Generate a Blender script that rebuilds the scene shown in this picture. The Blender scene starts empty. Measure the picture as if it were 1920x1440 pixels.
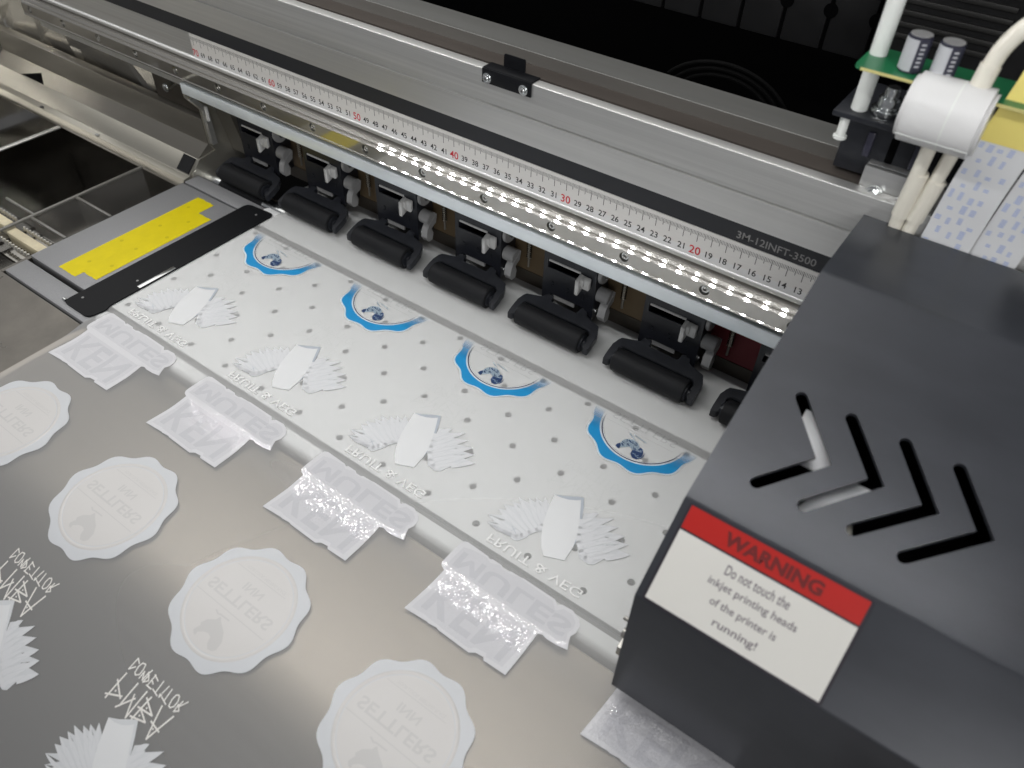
import bpy, bmesh, math, random
from mathutils import Vector, Matrix
import numpy as np
random.seed(7)
SC = bpy.context.scene
COL = SC.collection
U = 0.01                      # everything below is measured in centimetres
# ------------------------------------------------------------------ camera
cam_d = bpy.data.cameras.new("camera"); cam = bpy.data.objects.new("camera", cam_d); COL.objects.link(cam)
R = (( 0.80911217,-0.42580954, 0.40499844),( 0.58686464, 0.54977421,-0.59442259),( 0.03045311, 0.71863382, 0.69472156))
cam.matrix_world = Matrix([[*R[0],-5.2046*U],[*R[1],-30.1670*U],[*R[2],41.0664*U],[0,0,0,1]])
cam_d.sensor_width = 36; cam_d.lens = 1477.9/1920*36
cam_d.clip_start = 0.01; cam_d.clip_end = 50
cam_d.dof.use_dof = True; cam_d.dof.focus_distance = 0.60; cam_d.dof.aperture_fstop = 9.5
SC.camera = cam
SC.render.resolution_x = 1024; SC.render.resolution_y = 768
# ------------------------------------------------------------------ light
w = bpy.data.worlds.new("World"); SC.world = w; w.use_nodes = True
w.node_tree.nodes['Background'].inputs[0].default_value = (0.85,0.86,0.9,1)
w.node_tree.nodes['Background'].inputs[1].default_value = 0.20
def area(name, loc, sx, sy, power, color, rot=(0,0,0)):
    l = bpy.data.lights.new(name,'AREA'); l.shape='RECTANGLE'; l.size=sx*U; l.size_y=sy*U; l.energy=power; l.color=color
    o = bpy.data.objects.new(name,l); COL.objects.link(o); o.location=[v*U for v in loc]; o.rotation_euler=rot; return o
area("ceiling_light",(-175,44,150),310,172,24,(1.0,0.985,0.955))
area("ceiling_light",(-4,140,112),130,60,14,(0.97,0.985,1.0),(math.radians(-56),0,0))
area("front_fill",(115,-185,86),160,80,22,(1.0,0.99,0.98),(math.radians(67),0,math.radians(30)))  # fill lamp added behind the camera to brighten the beam's front faces
SC.view_settings.view_transform='Standard'; SC.view_settings.look='None'; SC.view_settings.exposure=0; SC.view_settings.gamma=1
SC.cycles.max_bounces=8; SC.cycles.transparent_max_bounces=12; SC.cycles.sample_clamp_indirect=60
# ------------------------------------------------------------------ materials
def mat(name, col, rough=0.5, metal=0.0, spec=0.5, streak=None, spread=0.0, bump=None, coat=0.0, emit=None):
    """streak=(sx,sy,sz) scale of a noise that varies colour (spread) and roughness"""
    m = bpy.data.materials.new(name); m.use_nodes=True; nt=m.node_tree; b=nt.nodes['Principled BSDF']
    b.inputs['Base Color'].default_value=(*col,1); b.inputs['Roughness'].default_value=rough
    b.inputs['Metallic'].default_value=metal; b.inputs['Specular IOR Level'].default_value=spec
    b.inputs['Coat Weight'].default_value=coat
    if emit: b.inputs['Emission Color'].default_value=(*emit[:3],1); b.inputs['Emission Strength'].default_value=emit[3]
    if streak or bump:
        tc=nt.nodes.new('ShaderNodeTexCoord')
    if streak:
        mp=nt.nodes.new('ShaderNodeMapping'); mp.inputs['Scale'].default_value=streak; nt.links.new(tc.outputs['Object'],mp.inputs[0])
        n=nt.nodes.new('ShaderNodeTexNoise'); n.inputs['Scale'].default_value=1; n.inputs['Detail'].default_value=5; n.inputs['Roughness'].default_value=.6
        nt.links.new(mp.outputs[0],n.inputs['Vector'])
        r=nt.nodes.new('ShaderNodeValToRGB'); r.color_ramp.elements[0].position=.3; r.color_ramp.elements[1].position=.7
        lo=[max(0,c*(1-spread)) for c in col]; hi=[min(1,c*(1+spread)) for c in col]
        r.color_ramp.elements[0].color=(*lo,1); r.color_ramp.elements[1].color=(*hi,1)
        nt.links.new(n.outputs[0],r.inputs[0]); nt.links.new(r.outputs[0],b.inputs['Base Color'])
        mr=nt.nodes.new('ShaderNodeMapRange'); mr.inputs['To Min'].default_value=rough*(1-spread); mr.inputs['To Max'].default_value=min(1,rough*(1+spread))
        nt.links.new(n.outputs[0],mr.inputs[0]); nt.links.new(mr.outputs[0],b.inputs['Roughness'])
    if bump:
        sc,st,dist=bump[:3]
        n2=nt.nodes.new('ShaderNodeTexNoise'); n2.inputs['Scale'].default_value=1; n2.inputs['Detail'].default_value=3
        mp2=nt.nodes.new('ShaderNodeMapping'); mp2.inputs['Scale'].default_value=sc if isinstance(sc,tuple) else (sc,)*3
        nt.links.new(tc.outputs['Object'],mp2.inputs[0]); nt.links.new(mp2.outputs[0],n2.inputs['Vector'])
        bp=nt.nodes.new('ShaderNodeBump'); bp.inputs['Strength'].default_value=st; bp.inputs['Distance'].default_value=dist
        nt.links.new(n2.outputs[0],bp.inputs['Height']); nt.links.new(bp.outputs[0],b.inputs['Normal'])
    return m
M={}
M['white_platen']=mat('white_platen',(.86,.87,.87),.5,0,.4)
M['grey_plate']=mat('grey_plate',(.28,.282,.29),.5,.2,.5,(900,900,900),.10)
M['groove']=mat('groove',(.36,.365,.36),.6)
M['hole']=mat('hole',(.07,.07,.07),.8)
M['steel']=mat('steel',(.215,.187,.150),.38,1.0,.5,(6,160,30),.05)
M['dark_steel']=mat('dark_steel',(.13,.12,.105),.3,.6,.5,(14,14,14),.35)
M['mirror']=mat('mirror',(.26,.25,.23),.12,1.0,.5,(10,10,10),.3)
M['alu']=mat('alu',(.60,.60,.585),.42,.85,.5,(4,60,500),.10)
M['alu_smooth']=mat('alu_smooth',(.66,.66,.645),.34,.85,.5,(4,60,300),.06)
M['bead']=mat('bead',(.92,.92,.91),.25,.2)  # near-white base colour stands in for the bright highlight along the bead
M['rail']=mat('rail',(.44,.43,.405),.065,1.0,.5,(260,30,500),.05)
M['zinc']=mat('zinc',(.74,.79,.81),.38,.35,.5,(12,30,30),.12)
M['brown_panel']=mat('brown_panel',(.15,.13,.115),.35,.6,.5,(6,40,40),.12)
M['strip_black']=mat('strip_black',(.014,.015,.018),.42)
M['ruler']=mat('ruler',(.66,.645,.62),.40,.15,.5,(60,60,900),.03)
M['ink_black']=mat('ink_black',(.015,.015,.015),.5)
M['ink_red']=mat('ink_red',(.55,.015,.03),.5)
M['tick']=mat('tick',(.02,.02,.02),.5)
M['grey_print']=mat('grey_print',(.22,.215,.21),.5)
M['black_plastic']=mat('black_plastic',(.010,.011,.015),.30,0,.5,(300,300,300),.2)
M['yoke_plastic']=mat('yoke_plastic',(.015,.0165,.021),.36,0,.4,(80,80,80),.25)
M['rubber']=mat('rubber',(.011,.0115,.013),.62,0,.25,(40,300,300),.25)
M['clip_grey']=mat('clip_grey',(.24,.24,.24),.35)
M['lever_grey']=mat('lever_grey',(.48,.48,.47),.4)
M['screw']=mat('screw',(.72,.74,.74),.2,1.0)
M['spring']=mat('spring',(.45,.42,.36),.25,1.0)
M['bronze_wall']=mat('bronze_wall',(.145,.105,.06),.45,.3,.5,(5,5,30),.15)
M['dark_wall']=mat('dark_wall',(.060,.052,.042),.45,.4,.5,(8,8,20),.2)
M['red_reflection_wall']=mat('red_reflection_wall',(.16,.004,.012),.5)
M['rear_alu']=mat('rear_alu',(.21,.21,.20),.42,.5,.5,(4,60,300),.10)
M['braid']=mat('braid',(.003,.003,.003),.8,0,.1)
M['hole_backing']=mat('hole_backing',(.30,.30,.295),.7)
M['vent']=mat('vent',(.018,.0175,.0165),.5)
M['roller_grey']=mat('roller_grey',(.78,.785,.78),.45)
M['taupe']=mat('taupe',(.17,.16,.147),.4,.6,.5,(6,40,40),.1)
M['tape_dent']=mat('tape_dent',(.58,.47,.002),.5,0,.2)
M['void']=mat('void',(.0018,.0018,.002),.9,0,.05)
M['chain']=mat('chain',(.008,.008,.0085),.6,0,.3,(60,60,60),.25)
M['carriage']=mat('carriage',(.042,.045,.053),.32,.2,.5,(14,30,30),.16,(2600,.05,.0002))
M['label_white']=mat('label_white',(.66,.65,.61),.4)
M['label_red']=mat('label_red',(.42,.012,.008),.4)
M['label_black']=mat('label_black',(.018,.014,.022),.5)
M['label_ink']=mat('label_ink',(.15,.13,.15),.5)
M['warn_ink']=mat('warn_ink',(.13,.008,.008),.5)
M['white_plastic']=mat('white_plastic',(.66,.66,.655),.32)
M['nylon']=mat('nylon',(.72,.74,.71),.4)
M['tube_white']=mat('tube_white',(.74,.71,.62),.3)
M['ribbon']=mat('ribbon',(.68,.69,.70),.42)
M['ribbon_print']=mat('ribbon_print',(.33,.42,.70),.5)
M['kapton']=mat('kapton',(.80,.68,.20),.35)
M['pcb']=mat('pcb',(.012,.14,.055),.35)
M['pcb_edge']=mat('pcb_edge',(.55,.50,.20),.5)
M['cap_sleeve']=mat('cap_sleeve',(.47,.48,.50),.3)
M['cap_dark']=mat('cap_dark',(.03,.03,.05),.35)
M['tape']=mat('tape',(.72,.59,.002),.5,0,.2,(60,60,60),.05,(350,.12,.0005))
M['clamp']=mat('clamp',(.006,.0065,.008),.5,0,.15,(500,500,500),.3)
M['cream']=mat('cream',(.62,.55,.38),.5,0,.5,(120,120,120),.12)
M['peg']=mat('peg',(.80,.78,.72),.22,.7)
M['acrylic_edge']=mat('acrylic_edge',(.17,.165,.15),.3)
M['facet']=mat('facet',(.66,.635,.57),.22,.75,.5,(4,4,4),.12)
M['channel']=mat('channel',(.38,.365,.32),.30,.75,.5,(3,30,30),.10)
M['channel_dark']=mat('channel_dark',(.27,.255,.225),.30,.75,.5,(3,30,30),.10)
M['badge']=mat('badge',(.60,.615,.635),.42)
M['badge_inner']=mat('badge_inner',(.63,.615,.60),.42)
M['badge_ink']=mat('badge_ink',(.565,.555,.545),.42)
M['board']=mat('board',(.76,.77,.775),.38)
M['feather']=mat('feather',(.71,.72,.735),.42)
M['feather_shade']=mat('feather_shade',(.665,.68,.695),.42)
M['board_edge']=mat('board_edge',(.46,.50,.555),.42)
M['letter_white']=mat('letter_white',(.84,.84,.83),.35)
M['ken_border']=mat('ken_border',(.60,.60,.62),.22,0,.9,None,0,(1500,1.0,.00008))
M['ken_panel']=mat('ken_panel',(.545,.545,.57),.22,0,.9,None,0,(1500,1.0,.00009))
M['ken_ink']=mat('ken_ink',(.49,.49,.52),.22,0,.9,None,0,(1500,1.0,.00009))
M['scratch']=mat('scratch',(.82,.80,.76),.4)
M['navy']=mat('navy',(.012,.045,.15),.45,0,.5,(1500,1500,1500),.6)
M['horse_mid']=mat('horse_mid',(.33,.42,.50),.45,0,.5,(1400,1400,1400),.5)
M['white_ink']=mat('white_ink',(.76,.78,.79),.4)
M['ghost']=mat('ghost',(.60,.615,.63),.5)
M['led']=mat('led',(.9,.9,.9),.3,emit=(1.0,1.0,1.0,320))
M['led_board']=mat('led_board',(.02,.02,.02),.6,0,.1)
M['recess']=mat('recess',(.22,.21,.19),.4,.5)
def faded(name,col,y0,y1,x_amt=0.0):
    """ink whose print density falls off along the film: Object Y from y0 (full) to y1 (none), in cm"""
    m=mat(name,col,.42); nt=m.node_tree; b=nt.nodes['Principled BSDF']; out=nt.nodes['Material Output']
    tc=nt.nodes.new('ShaderNodeTexCoord'); sx=nt.nodes.new('ShaderNodeSeparateXYZ'); nt.links.new(tc.outputs['Object'],sx.inputs[0])
    mr=nt.nodes.new('ShaderNodeMapRange'); mr.inputs['From Min'].default_value=y0*U; mr.inputs['From Max'].default_value=y1*U
    mr.inputs['To Min'].default_value=1; mr.inputs['To Max'].default_value=0
    t=nt.nodes.new('ShaderNodeBsdfTransparent'); mx=nt.nodes.new('ShaderNodeMixShader')
    nt.links.new(sx.outputs[1],mr.inputs[0]); nt.links.new(mr.outputs[0],mx.inputs[0]); nt.links.new(t.outputs[0],mx.inputs[1]); nt.links.new(b.outputs[0],mx.inputs[2])
    nt.links.new(mx.outputs[0],out.inputs[0]); return m
M['cyan_fade']=faded('cyan_fade',(.006,.30,.66),-2.0,.15)
M['halo_fade']=faded('halo_fade',(.66,.76,.82),-2.0,-.4)
M['ring_fade']=faded('ring_fade',(.045,.02,.07),-1.8,-.15)
def thin(name,col,fac):
    m=mat(name,col,.45); nt=m.node_tree; b=nt.nodes['Principled BSDF']; out=nt.nodes['Material Output']
    t=nt.nodes.new('ShaderNodeBsdfTransparent'); mx=nt.nodes.new('ShaderNodeMixShader'); mx.inputs[0].default_value=fac
    nt.links.new(t.outputs[0],mx.inputs[1]); nt.links.new(b.outputs[0],mx.inputs[2]); nt.links.new(mx.outputs[0],out.inputs[0]); return m
M['faint']=thin('faint',(.95,.95,.93),.03)
M['faint_grey']=thin('faint_grey',(.25,.27,.30),.14)
M['acrylic']=thin('acrylic',(.35,.34,.32),.14)
def film_mat():
    m=bpy.data.materials.new('film'); m.use_nodes=True; nt=m.node_tree; nt.nodes.clear()
    out=nt.nodes.new('ShaderNodeOutputMaterial'); t=nt.nodes.new('ShaderNodeBsdfTransparent'); t.inputs[0].default_value=(.97,.97,.965,1)
    d=nt.nodes.new('ShaderNodeBsdfDiffuse'); d.inputs[0].default_value=(.86,.86,.85,1)
    g=nt.nodes.new('ShaderNodeBsdfGlossy'); g.inputs['Roughness'].default_value=.36
    lw=nt.nodes.new('ShaderNodeFresnel'); lw.inputs[0].default_value=1.42
    m1=nt.nodes.new('ShaderNodeMixShader'); m1.inputs[0].default_value=.25
    m2=nt.nodes.new('ShaderNodeMixShader')
    nt.links.new(t.outputs[0],m1.inputs[1]); nt.links.new(d.outputs[0],m1.inputs[2])
    nt.links.new(lw.outputs[0],m2.inputs[0]); nt.links.new(m1.outputs[0],m2.inputs[1]); nt.links.new(g.outputs[0],m2.inputs[2])
    nt.links.new(m2.outputs[0],out.inputs[0]); return m
M['film']=film_mat()
def glitter(m,scale,k,rough):
    nt=m.node_tree; b=nt.nodes['Principled BSDF']; b.inputs['Roughness'].default_value=rough
    for l in list(b.inputs['Normal'].links): nt.links.remove(l)
    tc=nt.nodes.new('ShaderNodeTexCoord'); v=nt.nodes.new('ShaderNodeTexVoronoi'); v.inputs['Scale'].default_value=scale; v.feature='F1'
    nt.links.new(tc.outputs['Object'],v.inputs['Vector'])
    a=nt.nodes.new('ShaderNodeVectorMath'); a.operation='SUBTRACT'; a.inputs[1].default_value=(.5,.5,.5); nt.links.new(v.outputs['Color'],a.inputs[0])
    s=nt.nodes.new('ShaderNodeVectorMath'); s.operation='SCALE'; s.inputs['Scale'].default_value=k; nt.links.new(a.outputs[0],s.inputs[0])
    ge=nt.nodes.new('ShaderNodeNewGeometry'); ad=nt.nodes.new('ShaderNodeVectorMath'); nt.links.new(ge.outputs['Normal'],ad.inputs[0]); nt.links.new(s.outputs[0],ad.inputs[1])
    no=nt.nodes.new('ShaderNodeVectorMath'); no.operation='NORMALIZE'; nt.links.new(ad.outputs[0],no.inputs[0]); nt.links.new(no.outputs[0],b.inputs['Normal'])
for q in ('ken_border','ken_panel','ken_ink'): glitter(M[q],1420,.175,.07)
def polished(m,alpha):
    nt=m.node_tree; b=nt.nodes['Principled BSDF']; out=nt.nodes['Material Output']
    g=nt.nodes.new('ShaderNodeBsdfAnisotropic') if hasattr(bpy.types,'ShaderNodeBsdfAnisotropic') else nt.nodes.new('ShaderNodeBsdfGlossy')
    g.distribution='BECKMANN'; g.inputs['Roughness'].default_value=alpha
    for l in list(b.inputs['Base Color'].links): nt.links.new(l.from_socket,g.inputs['Color'])
    r=nt.nodes.new('ShaderNodeBsdfAnisotropic') if hasattr(bpy.types,'ShaderNodeBsdfAnisotropic') else nt.nodes.new('ShaderNodeBsdfGlossy')
    r.inputs['Roughness'].default_value=.42; r.inputs['Color'].default_value=(.62,.60,.56,1)
    mx=nt.nodes.new('ShaderNodeMixShader'); mx.inputs[0].default_value=.5; nt.links.new(g.outputs[0],mx.inputs[1]); nt.links.new(r.outputs[0],mx.inputs[2])
    nt.links.new(mx.outputs[0],out.inputs[0])
polished(M['rail'],.045)
# ------------------------------------------------------------------ helpers
def tag(o,label=None,cat=None,group=None,kind=None):
    if label: o['label']=label
    if cat: o['category']=cat
    if group: o['group']=group
    if kind: o['kind']=kind
    return o
def thing(name,label,cat,loc=(0,0,0),group=None):
    o=bpy.data.objects.new(name,None); COL.objects.link(o); o.location=[v*U for v in loc]; o.empty_display_size=.01
    return tag(o,label,cat,group)
def world(o):
    v=Vector(o.location)
    while o.parent: o=o.parent; v=v+Vector(o.location)
    return v/U
def obj(name,bm,m,parent=None,loc=None,smooth=True,angle=35,kind=None,label=None):
    """one mesh object from a bmesh whose vertices are in world centimetres; its origin goes to loc"""
    me=bpy.data.meshes.new(name)
    bmesh.ops.recalc_face_normals(bm,faces=bm.faces) if not getattr(bm,'_keep',False) else None
    bm.to_mesh(me); bm.free()
    if loc is None: loc=world(parent) if parent else Vector((0,0,0))
    loc=Vector(loc)
    me.transform(Matrix.Scale(U,4)@Matrix.Translation(-loc))
    if smooth:
        me.polygons.foreach_set('use_smooth',[True]*len(me.polygons)); me.set_sharp_from_angle(angle=math.radians(angle))
    me.materials.append(M[m] if isinstance(m,str) else m)
    o=bpy.data.objects.new(name,me); COL.objects.link(o)
    if parent:
        o.parent=parent; o.location=(loc-world(parent))*U
    else: o.location=loc*U
    if kind: o['kind']=kind
    if label: o['label']=label
    return o
def copy_tree(o,parent=None):
    c=o.copy(); COL.objects.link(c)
    if parent: c.parent=parent; c.matrix_parent_inverse=o.matrix_parent_inverse
    for ch in list(o.children): copy_tree(ch,c)
    return c
def B(): return bmesh.new()
def box(bm,x0,x1,y0,y1,z0,z1,bev=0,seg=2):
    b=bmesh.new(); bmesh.ops.create_cube(b,size=1)
    for v in b.verts: v.co=Vector(((x0+x1)/2+v.co.x*(x1-x0),(y0+y1)/2+v.co.y*(y1-y0),(z0+z1)/2+v.co.z*(z1-z0)))
    if bev: bmesh.ops.bevel(b,geom=b.edges[:],offset=bev,segments=seg,affect='EDGES',profile=.5)
    return join(bm,b)
def join(bm,b,mx=None):
    if mx is not None: bmesh.ops.transform(b,matrix=mx,verts=b.verts)
    me=bpy.data.meshes.new('tmp'); b.to_mesh(me); b.free(); bm.from_mesh(me); bpy.data.meshes.remove(me); return bm
def prism_x(bm,prof,x0,x1,bev=0,seg=3,bevidx=None):
    """closed profile of (y,z) extruded along X; bevidx: indices of profile corners to round"""
    b=bmesh.new(); a=[b.verts.new((x0,y,z)) for y,z in prof]; c=[b.verts.new((x1,y,z)) for y,z in prof]
    n=len(prof); es=[]
    b.faces.new(a); b.faces.new(c[::-1])
    for i in range(n):
        b.faces.new((a[i],c[i],c[(i+1)%n],a[(i+1)%n]))
    if bev:
        es=[b.edges.get((a[i],c[i])) for i in (bevidx if bevidx is not None else range(n))]
        bmesh.ops.bevel(b,geom=es,offset=bev,segments=seg,affect='EDGES',profile=.5)
    bmesh.ops.recalc_face_normals(b,faces=b.faces)
    return join(bm,b)
def poly(bm,pts,z0,z1,bev=0,mx=None):
    """closed polygon (x,y) extruded z0..z1"""
    b=bmesh.new(); a=[b.verts.new((x,y,z0)) for x,y in pts]; c=[b.verts.new((x,y,z1)) for x,y in pts]; n=len(pts)
    b.faces.new(a); t=b.faces.new(c[::-1])
    for i in range(n): b.faces.new((a[i],c[i],c[(i+1)%n],a[(i+1)%n]))
    if bev: bmesh.ops.bevel(b,geom=[b.edges.get((c[i],c[(i+1)%n])) for i in range(n)],offset=bev,segments=2,affect='EDGES')
    bmesh.ops.recalc_face_normals(b,faces=b.faces)
    return join(bm,b,mx)
def cyl(bm,p0,p1,r,seg=20,r2=None,bev=0):
    p0=Vector(p0); p1=Vector(p1); d=p1-p0; b=bmesh.new()
    bmesh.ops.create_cone(b,cap_ends=True,segments=seg,radius1=r,radius2=r if r2 is None else r2,depth=d.length)
    if bev:
        es=[e for e in b.edges if any(len(f.verts)>4 for f in e.link_faces)]
        bmesh.ops.bevel(b,geom=es,offset=bev,segments=2,affect='EDGES')
    return join(bm,b,Matrix.Translation((p0+p1)/2)@Vector((0,0,1)).rotation_difference(d).to_matrix().to_4x4())
def tube(bm,pts,r,seg=10,closed=False):
    pts=[Vector(p) for p in pts]; rings=[]; up=Vector((.31,.23,.92)).normalized()
    for i,p in enumerate(pts):
        t=(pts[min(i+1,len(pts)-1)]-pts[max(i-1,0)]).normalized()
        a=t.cross(up).normalized(); c=a.cross(t); rr=r[i] if isinstance(r,(list,tuple)) else r
        rings.append([bm.verts.new(p+(a*math.cos(2*math.pi*k/seg)+c*math.sin(2*math.pi*k/seg))*rr) for k in range(seg)])
    for i in range(len(rings)-1):
        for k in range(seg): bm.faces.new((rings[i][k],rings[i][(k+1)%seg],rings[i+1][(k+1)%seg],rings[i+1][k]))
    bm.faces.new(rings[0][::-1]); bm.faces.new(rings[-1]); return bm
def smooth_pts(pts,n=6):
    P=[Vector(p) for p in pts]; out=[]
    for i in range(len(P)-1):
        p0=P[max(i-1,0)];p1=P[i];p2=P[i+1];p3=P[min(i+2,len(P)-1)]
        for k in range(n):
            t=k/n; out.append(.5*((2*p1)+(p2-p0)*t+(2*p0-5*p1+4*p2-p3)*t*t+(3*p1-p0-3*p2+p3)*t**3))
    out.append(P[-1]); return out
def round_poly(pts,r,n=4):
    out=[]; N=len(pts)
    for i in range(N):
        p=Vector(pts[i]); a=Vector(pts[i-1])-p; b=Vector(pts[(i+1)%N])-p
        rr=min(r,a.length*.45,b.length*.45); s=p+a.normalized()*rr; e=p+b.normalized()*rr
        for k in range(n+1):
            t=k/n; out.append(tuple((1-t)**2*s+2*t*(1-t)*p+t*t*e))
    return out
def curve_mesh(outer,holes,depth):
    """flat plate z in [-depth/2, depth/2] with holes cut through (2D curve fill)"""
    cu=bpy.data.curves.new('tmp','CURVE'); cu.dimensions='2D'; cu.fill_mode='BOTH'; cu.extrude=depth/2
    for pts in [outer]+holes:
        s=cu.splines.new('POLY'); s.points.add(len(pts)-1); s.use_cyclic_u=True
        for q,(x,y) in zip(s.points,pts): q.co=(x,y,0,1)
    o=bpy.data.objects.new('tmp',cu); me=bpy.data.meshes.new_from_object(o); b=bmesh.new(); b.from_mesh(me)
    bpy.data.objects.remove(o); bpy.data.curves.remove(cu); bpy.data.meshes.remove(me); return b
def text(body,x0,x1,y0,y1,flip=False,weight=0.0,depth=0.0,ratio=None):
    """lettering fitted into the box x0..x1, y0..y1 (z=0); flip mirrors it top to bottom as printed film is"""
    cu=bpy.data.curves.new('tmp','FONT'); cu.body=body; cu.size=1; cu.offset=weight; cu.extrude=0; cu.resolution_u=3
    o=bpy.data.objects.new('tmp',cu); me=bpy.data.meshes.new_from_object(o); b=bmesh.new(); b.from_mesh(me)
    bpy.data.objects.remove(o); bpy.data.curves.remove(cu); bpy.data.meshes.remove(me)
    xs=[v.co.x for v in b.verts]; ys=[v.co.y for v in b.verts]; a0,a1,c0,c1=min(xs),max(xs),min(ys),max(ys)
    if ratio: # keep the letter shapes: fit height, centre in x
        s=(y1-y0)/(c1-c0)*ratio; mid=(x0+x1)/2; x0=mid-(a1-a0)*s/2; x1=mid+(a1-a0)*s/2
    for v in b.verts:
        t=(v.co.y-c0)/(c1-c0)
        if flip: t=1-t
        v.co=Vector((x0+(v.co.x-a0)/(a1-a0)*(x1-x0), y0+t*(y1-y0), 0))
    bmesh.ops.recalc_face_normals(b,faces=b.faces)
    for f in b.faces:
        if f.normal.z<0: f.normal_flip()
    if depth:
        r=bmesh.ops.extrude_face_region(b,geom=b.faces[:]); 
        for v in [g for g in r['geom'] if isinstance(g,bmesh.types.BMVert)]: v.co.z+=depth
    return b
def frame(origin,xdir,ydir):
    """matrix taking local (x,y,z) to world with given axes"""
    x=Vector(xdir).normalized(); y=Vector(ydir).normalized(); z=x.cross(y)
    m=Matrix((x,y,z)).transposed().to_4x4(); m.translation=Vector(origin); return m
# ---- the film's height along the feed direction, and a map from arc length s to (y,z)
def zf(Y):
    if Y>=-9.2: return 0.03
    if Y>=-12.6:
        t=(-9.2-Y)/3.4
        return 0.03-0.714*(t/2-math.sin(2*math.pi*t)/(4*math.pi))
    z=-0.327-0.010*(-12.6-Y)
    if Y<-19.5: z-=(-19.5-Y)**2/26.
    return z
YT=[20-.02*i for i in range(3000)]; ZT=[zf(y) for y in YT]; ST=[20.0]
for i in range(1,len(YT)): ST.append(ST[-1]-math.hypot(YT[i]-YT[i-1],ZT[i]-ZT[i-1]))
_S=-np.array(ST); _Y=np.array(YT)
def wrap(s,h=0.0):
    y=float(np.interp(-s,_S,_Y)); z=zf(y); d=.02; sl=(zf(y+d)-zf(y-d))/(2*d); n=math.hypot(1,sl)
    return y-sl/n*h, z+h/n
def on_film(bm,x0,step=.45):
    """bend a flat mesh (x, s, h) onto the film, shifted by x0"""
    bmesh.ops.triangulate(bm,faces=[f for f in bm.faces if len(f.verts)>4])
    smin=min(v.co.y for v in bm.verts); smax=min(max(v.co.y for v in bm.verts),-9.0)
    s=smin+step
    while s<smax:
        bmesh.ops.bisect_plane(bm,geom=bm.verts[:]+bm.edges[:]+bm.faces[:],plane_co=(0,s,0),plane_no=(0,1,0),dist=1e-5); s+=step
    for v in bm.verts:
        y,z=wrap(v.co.y,v.co.z); v.co=Vector((v.co.x+x0,y,z))
    return bm
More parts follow.
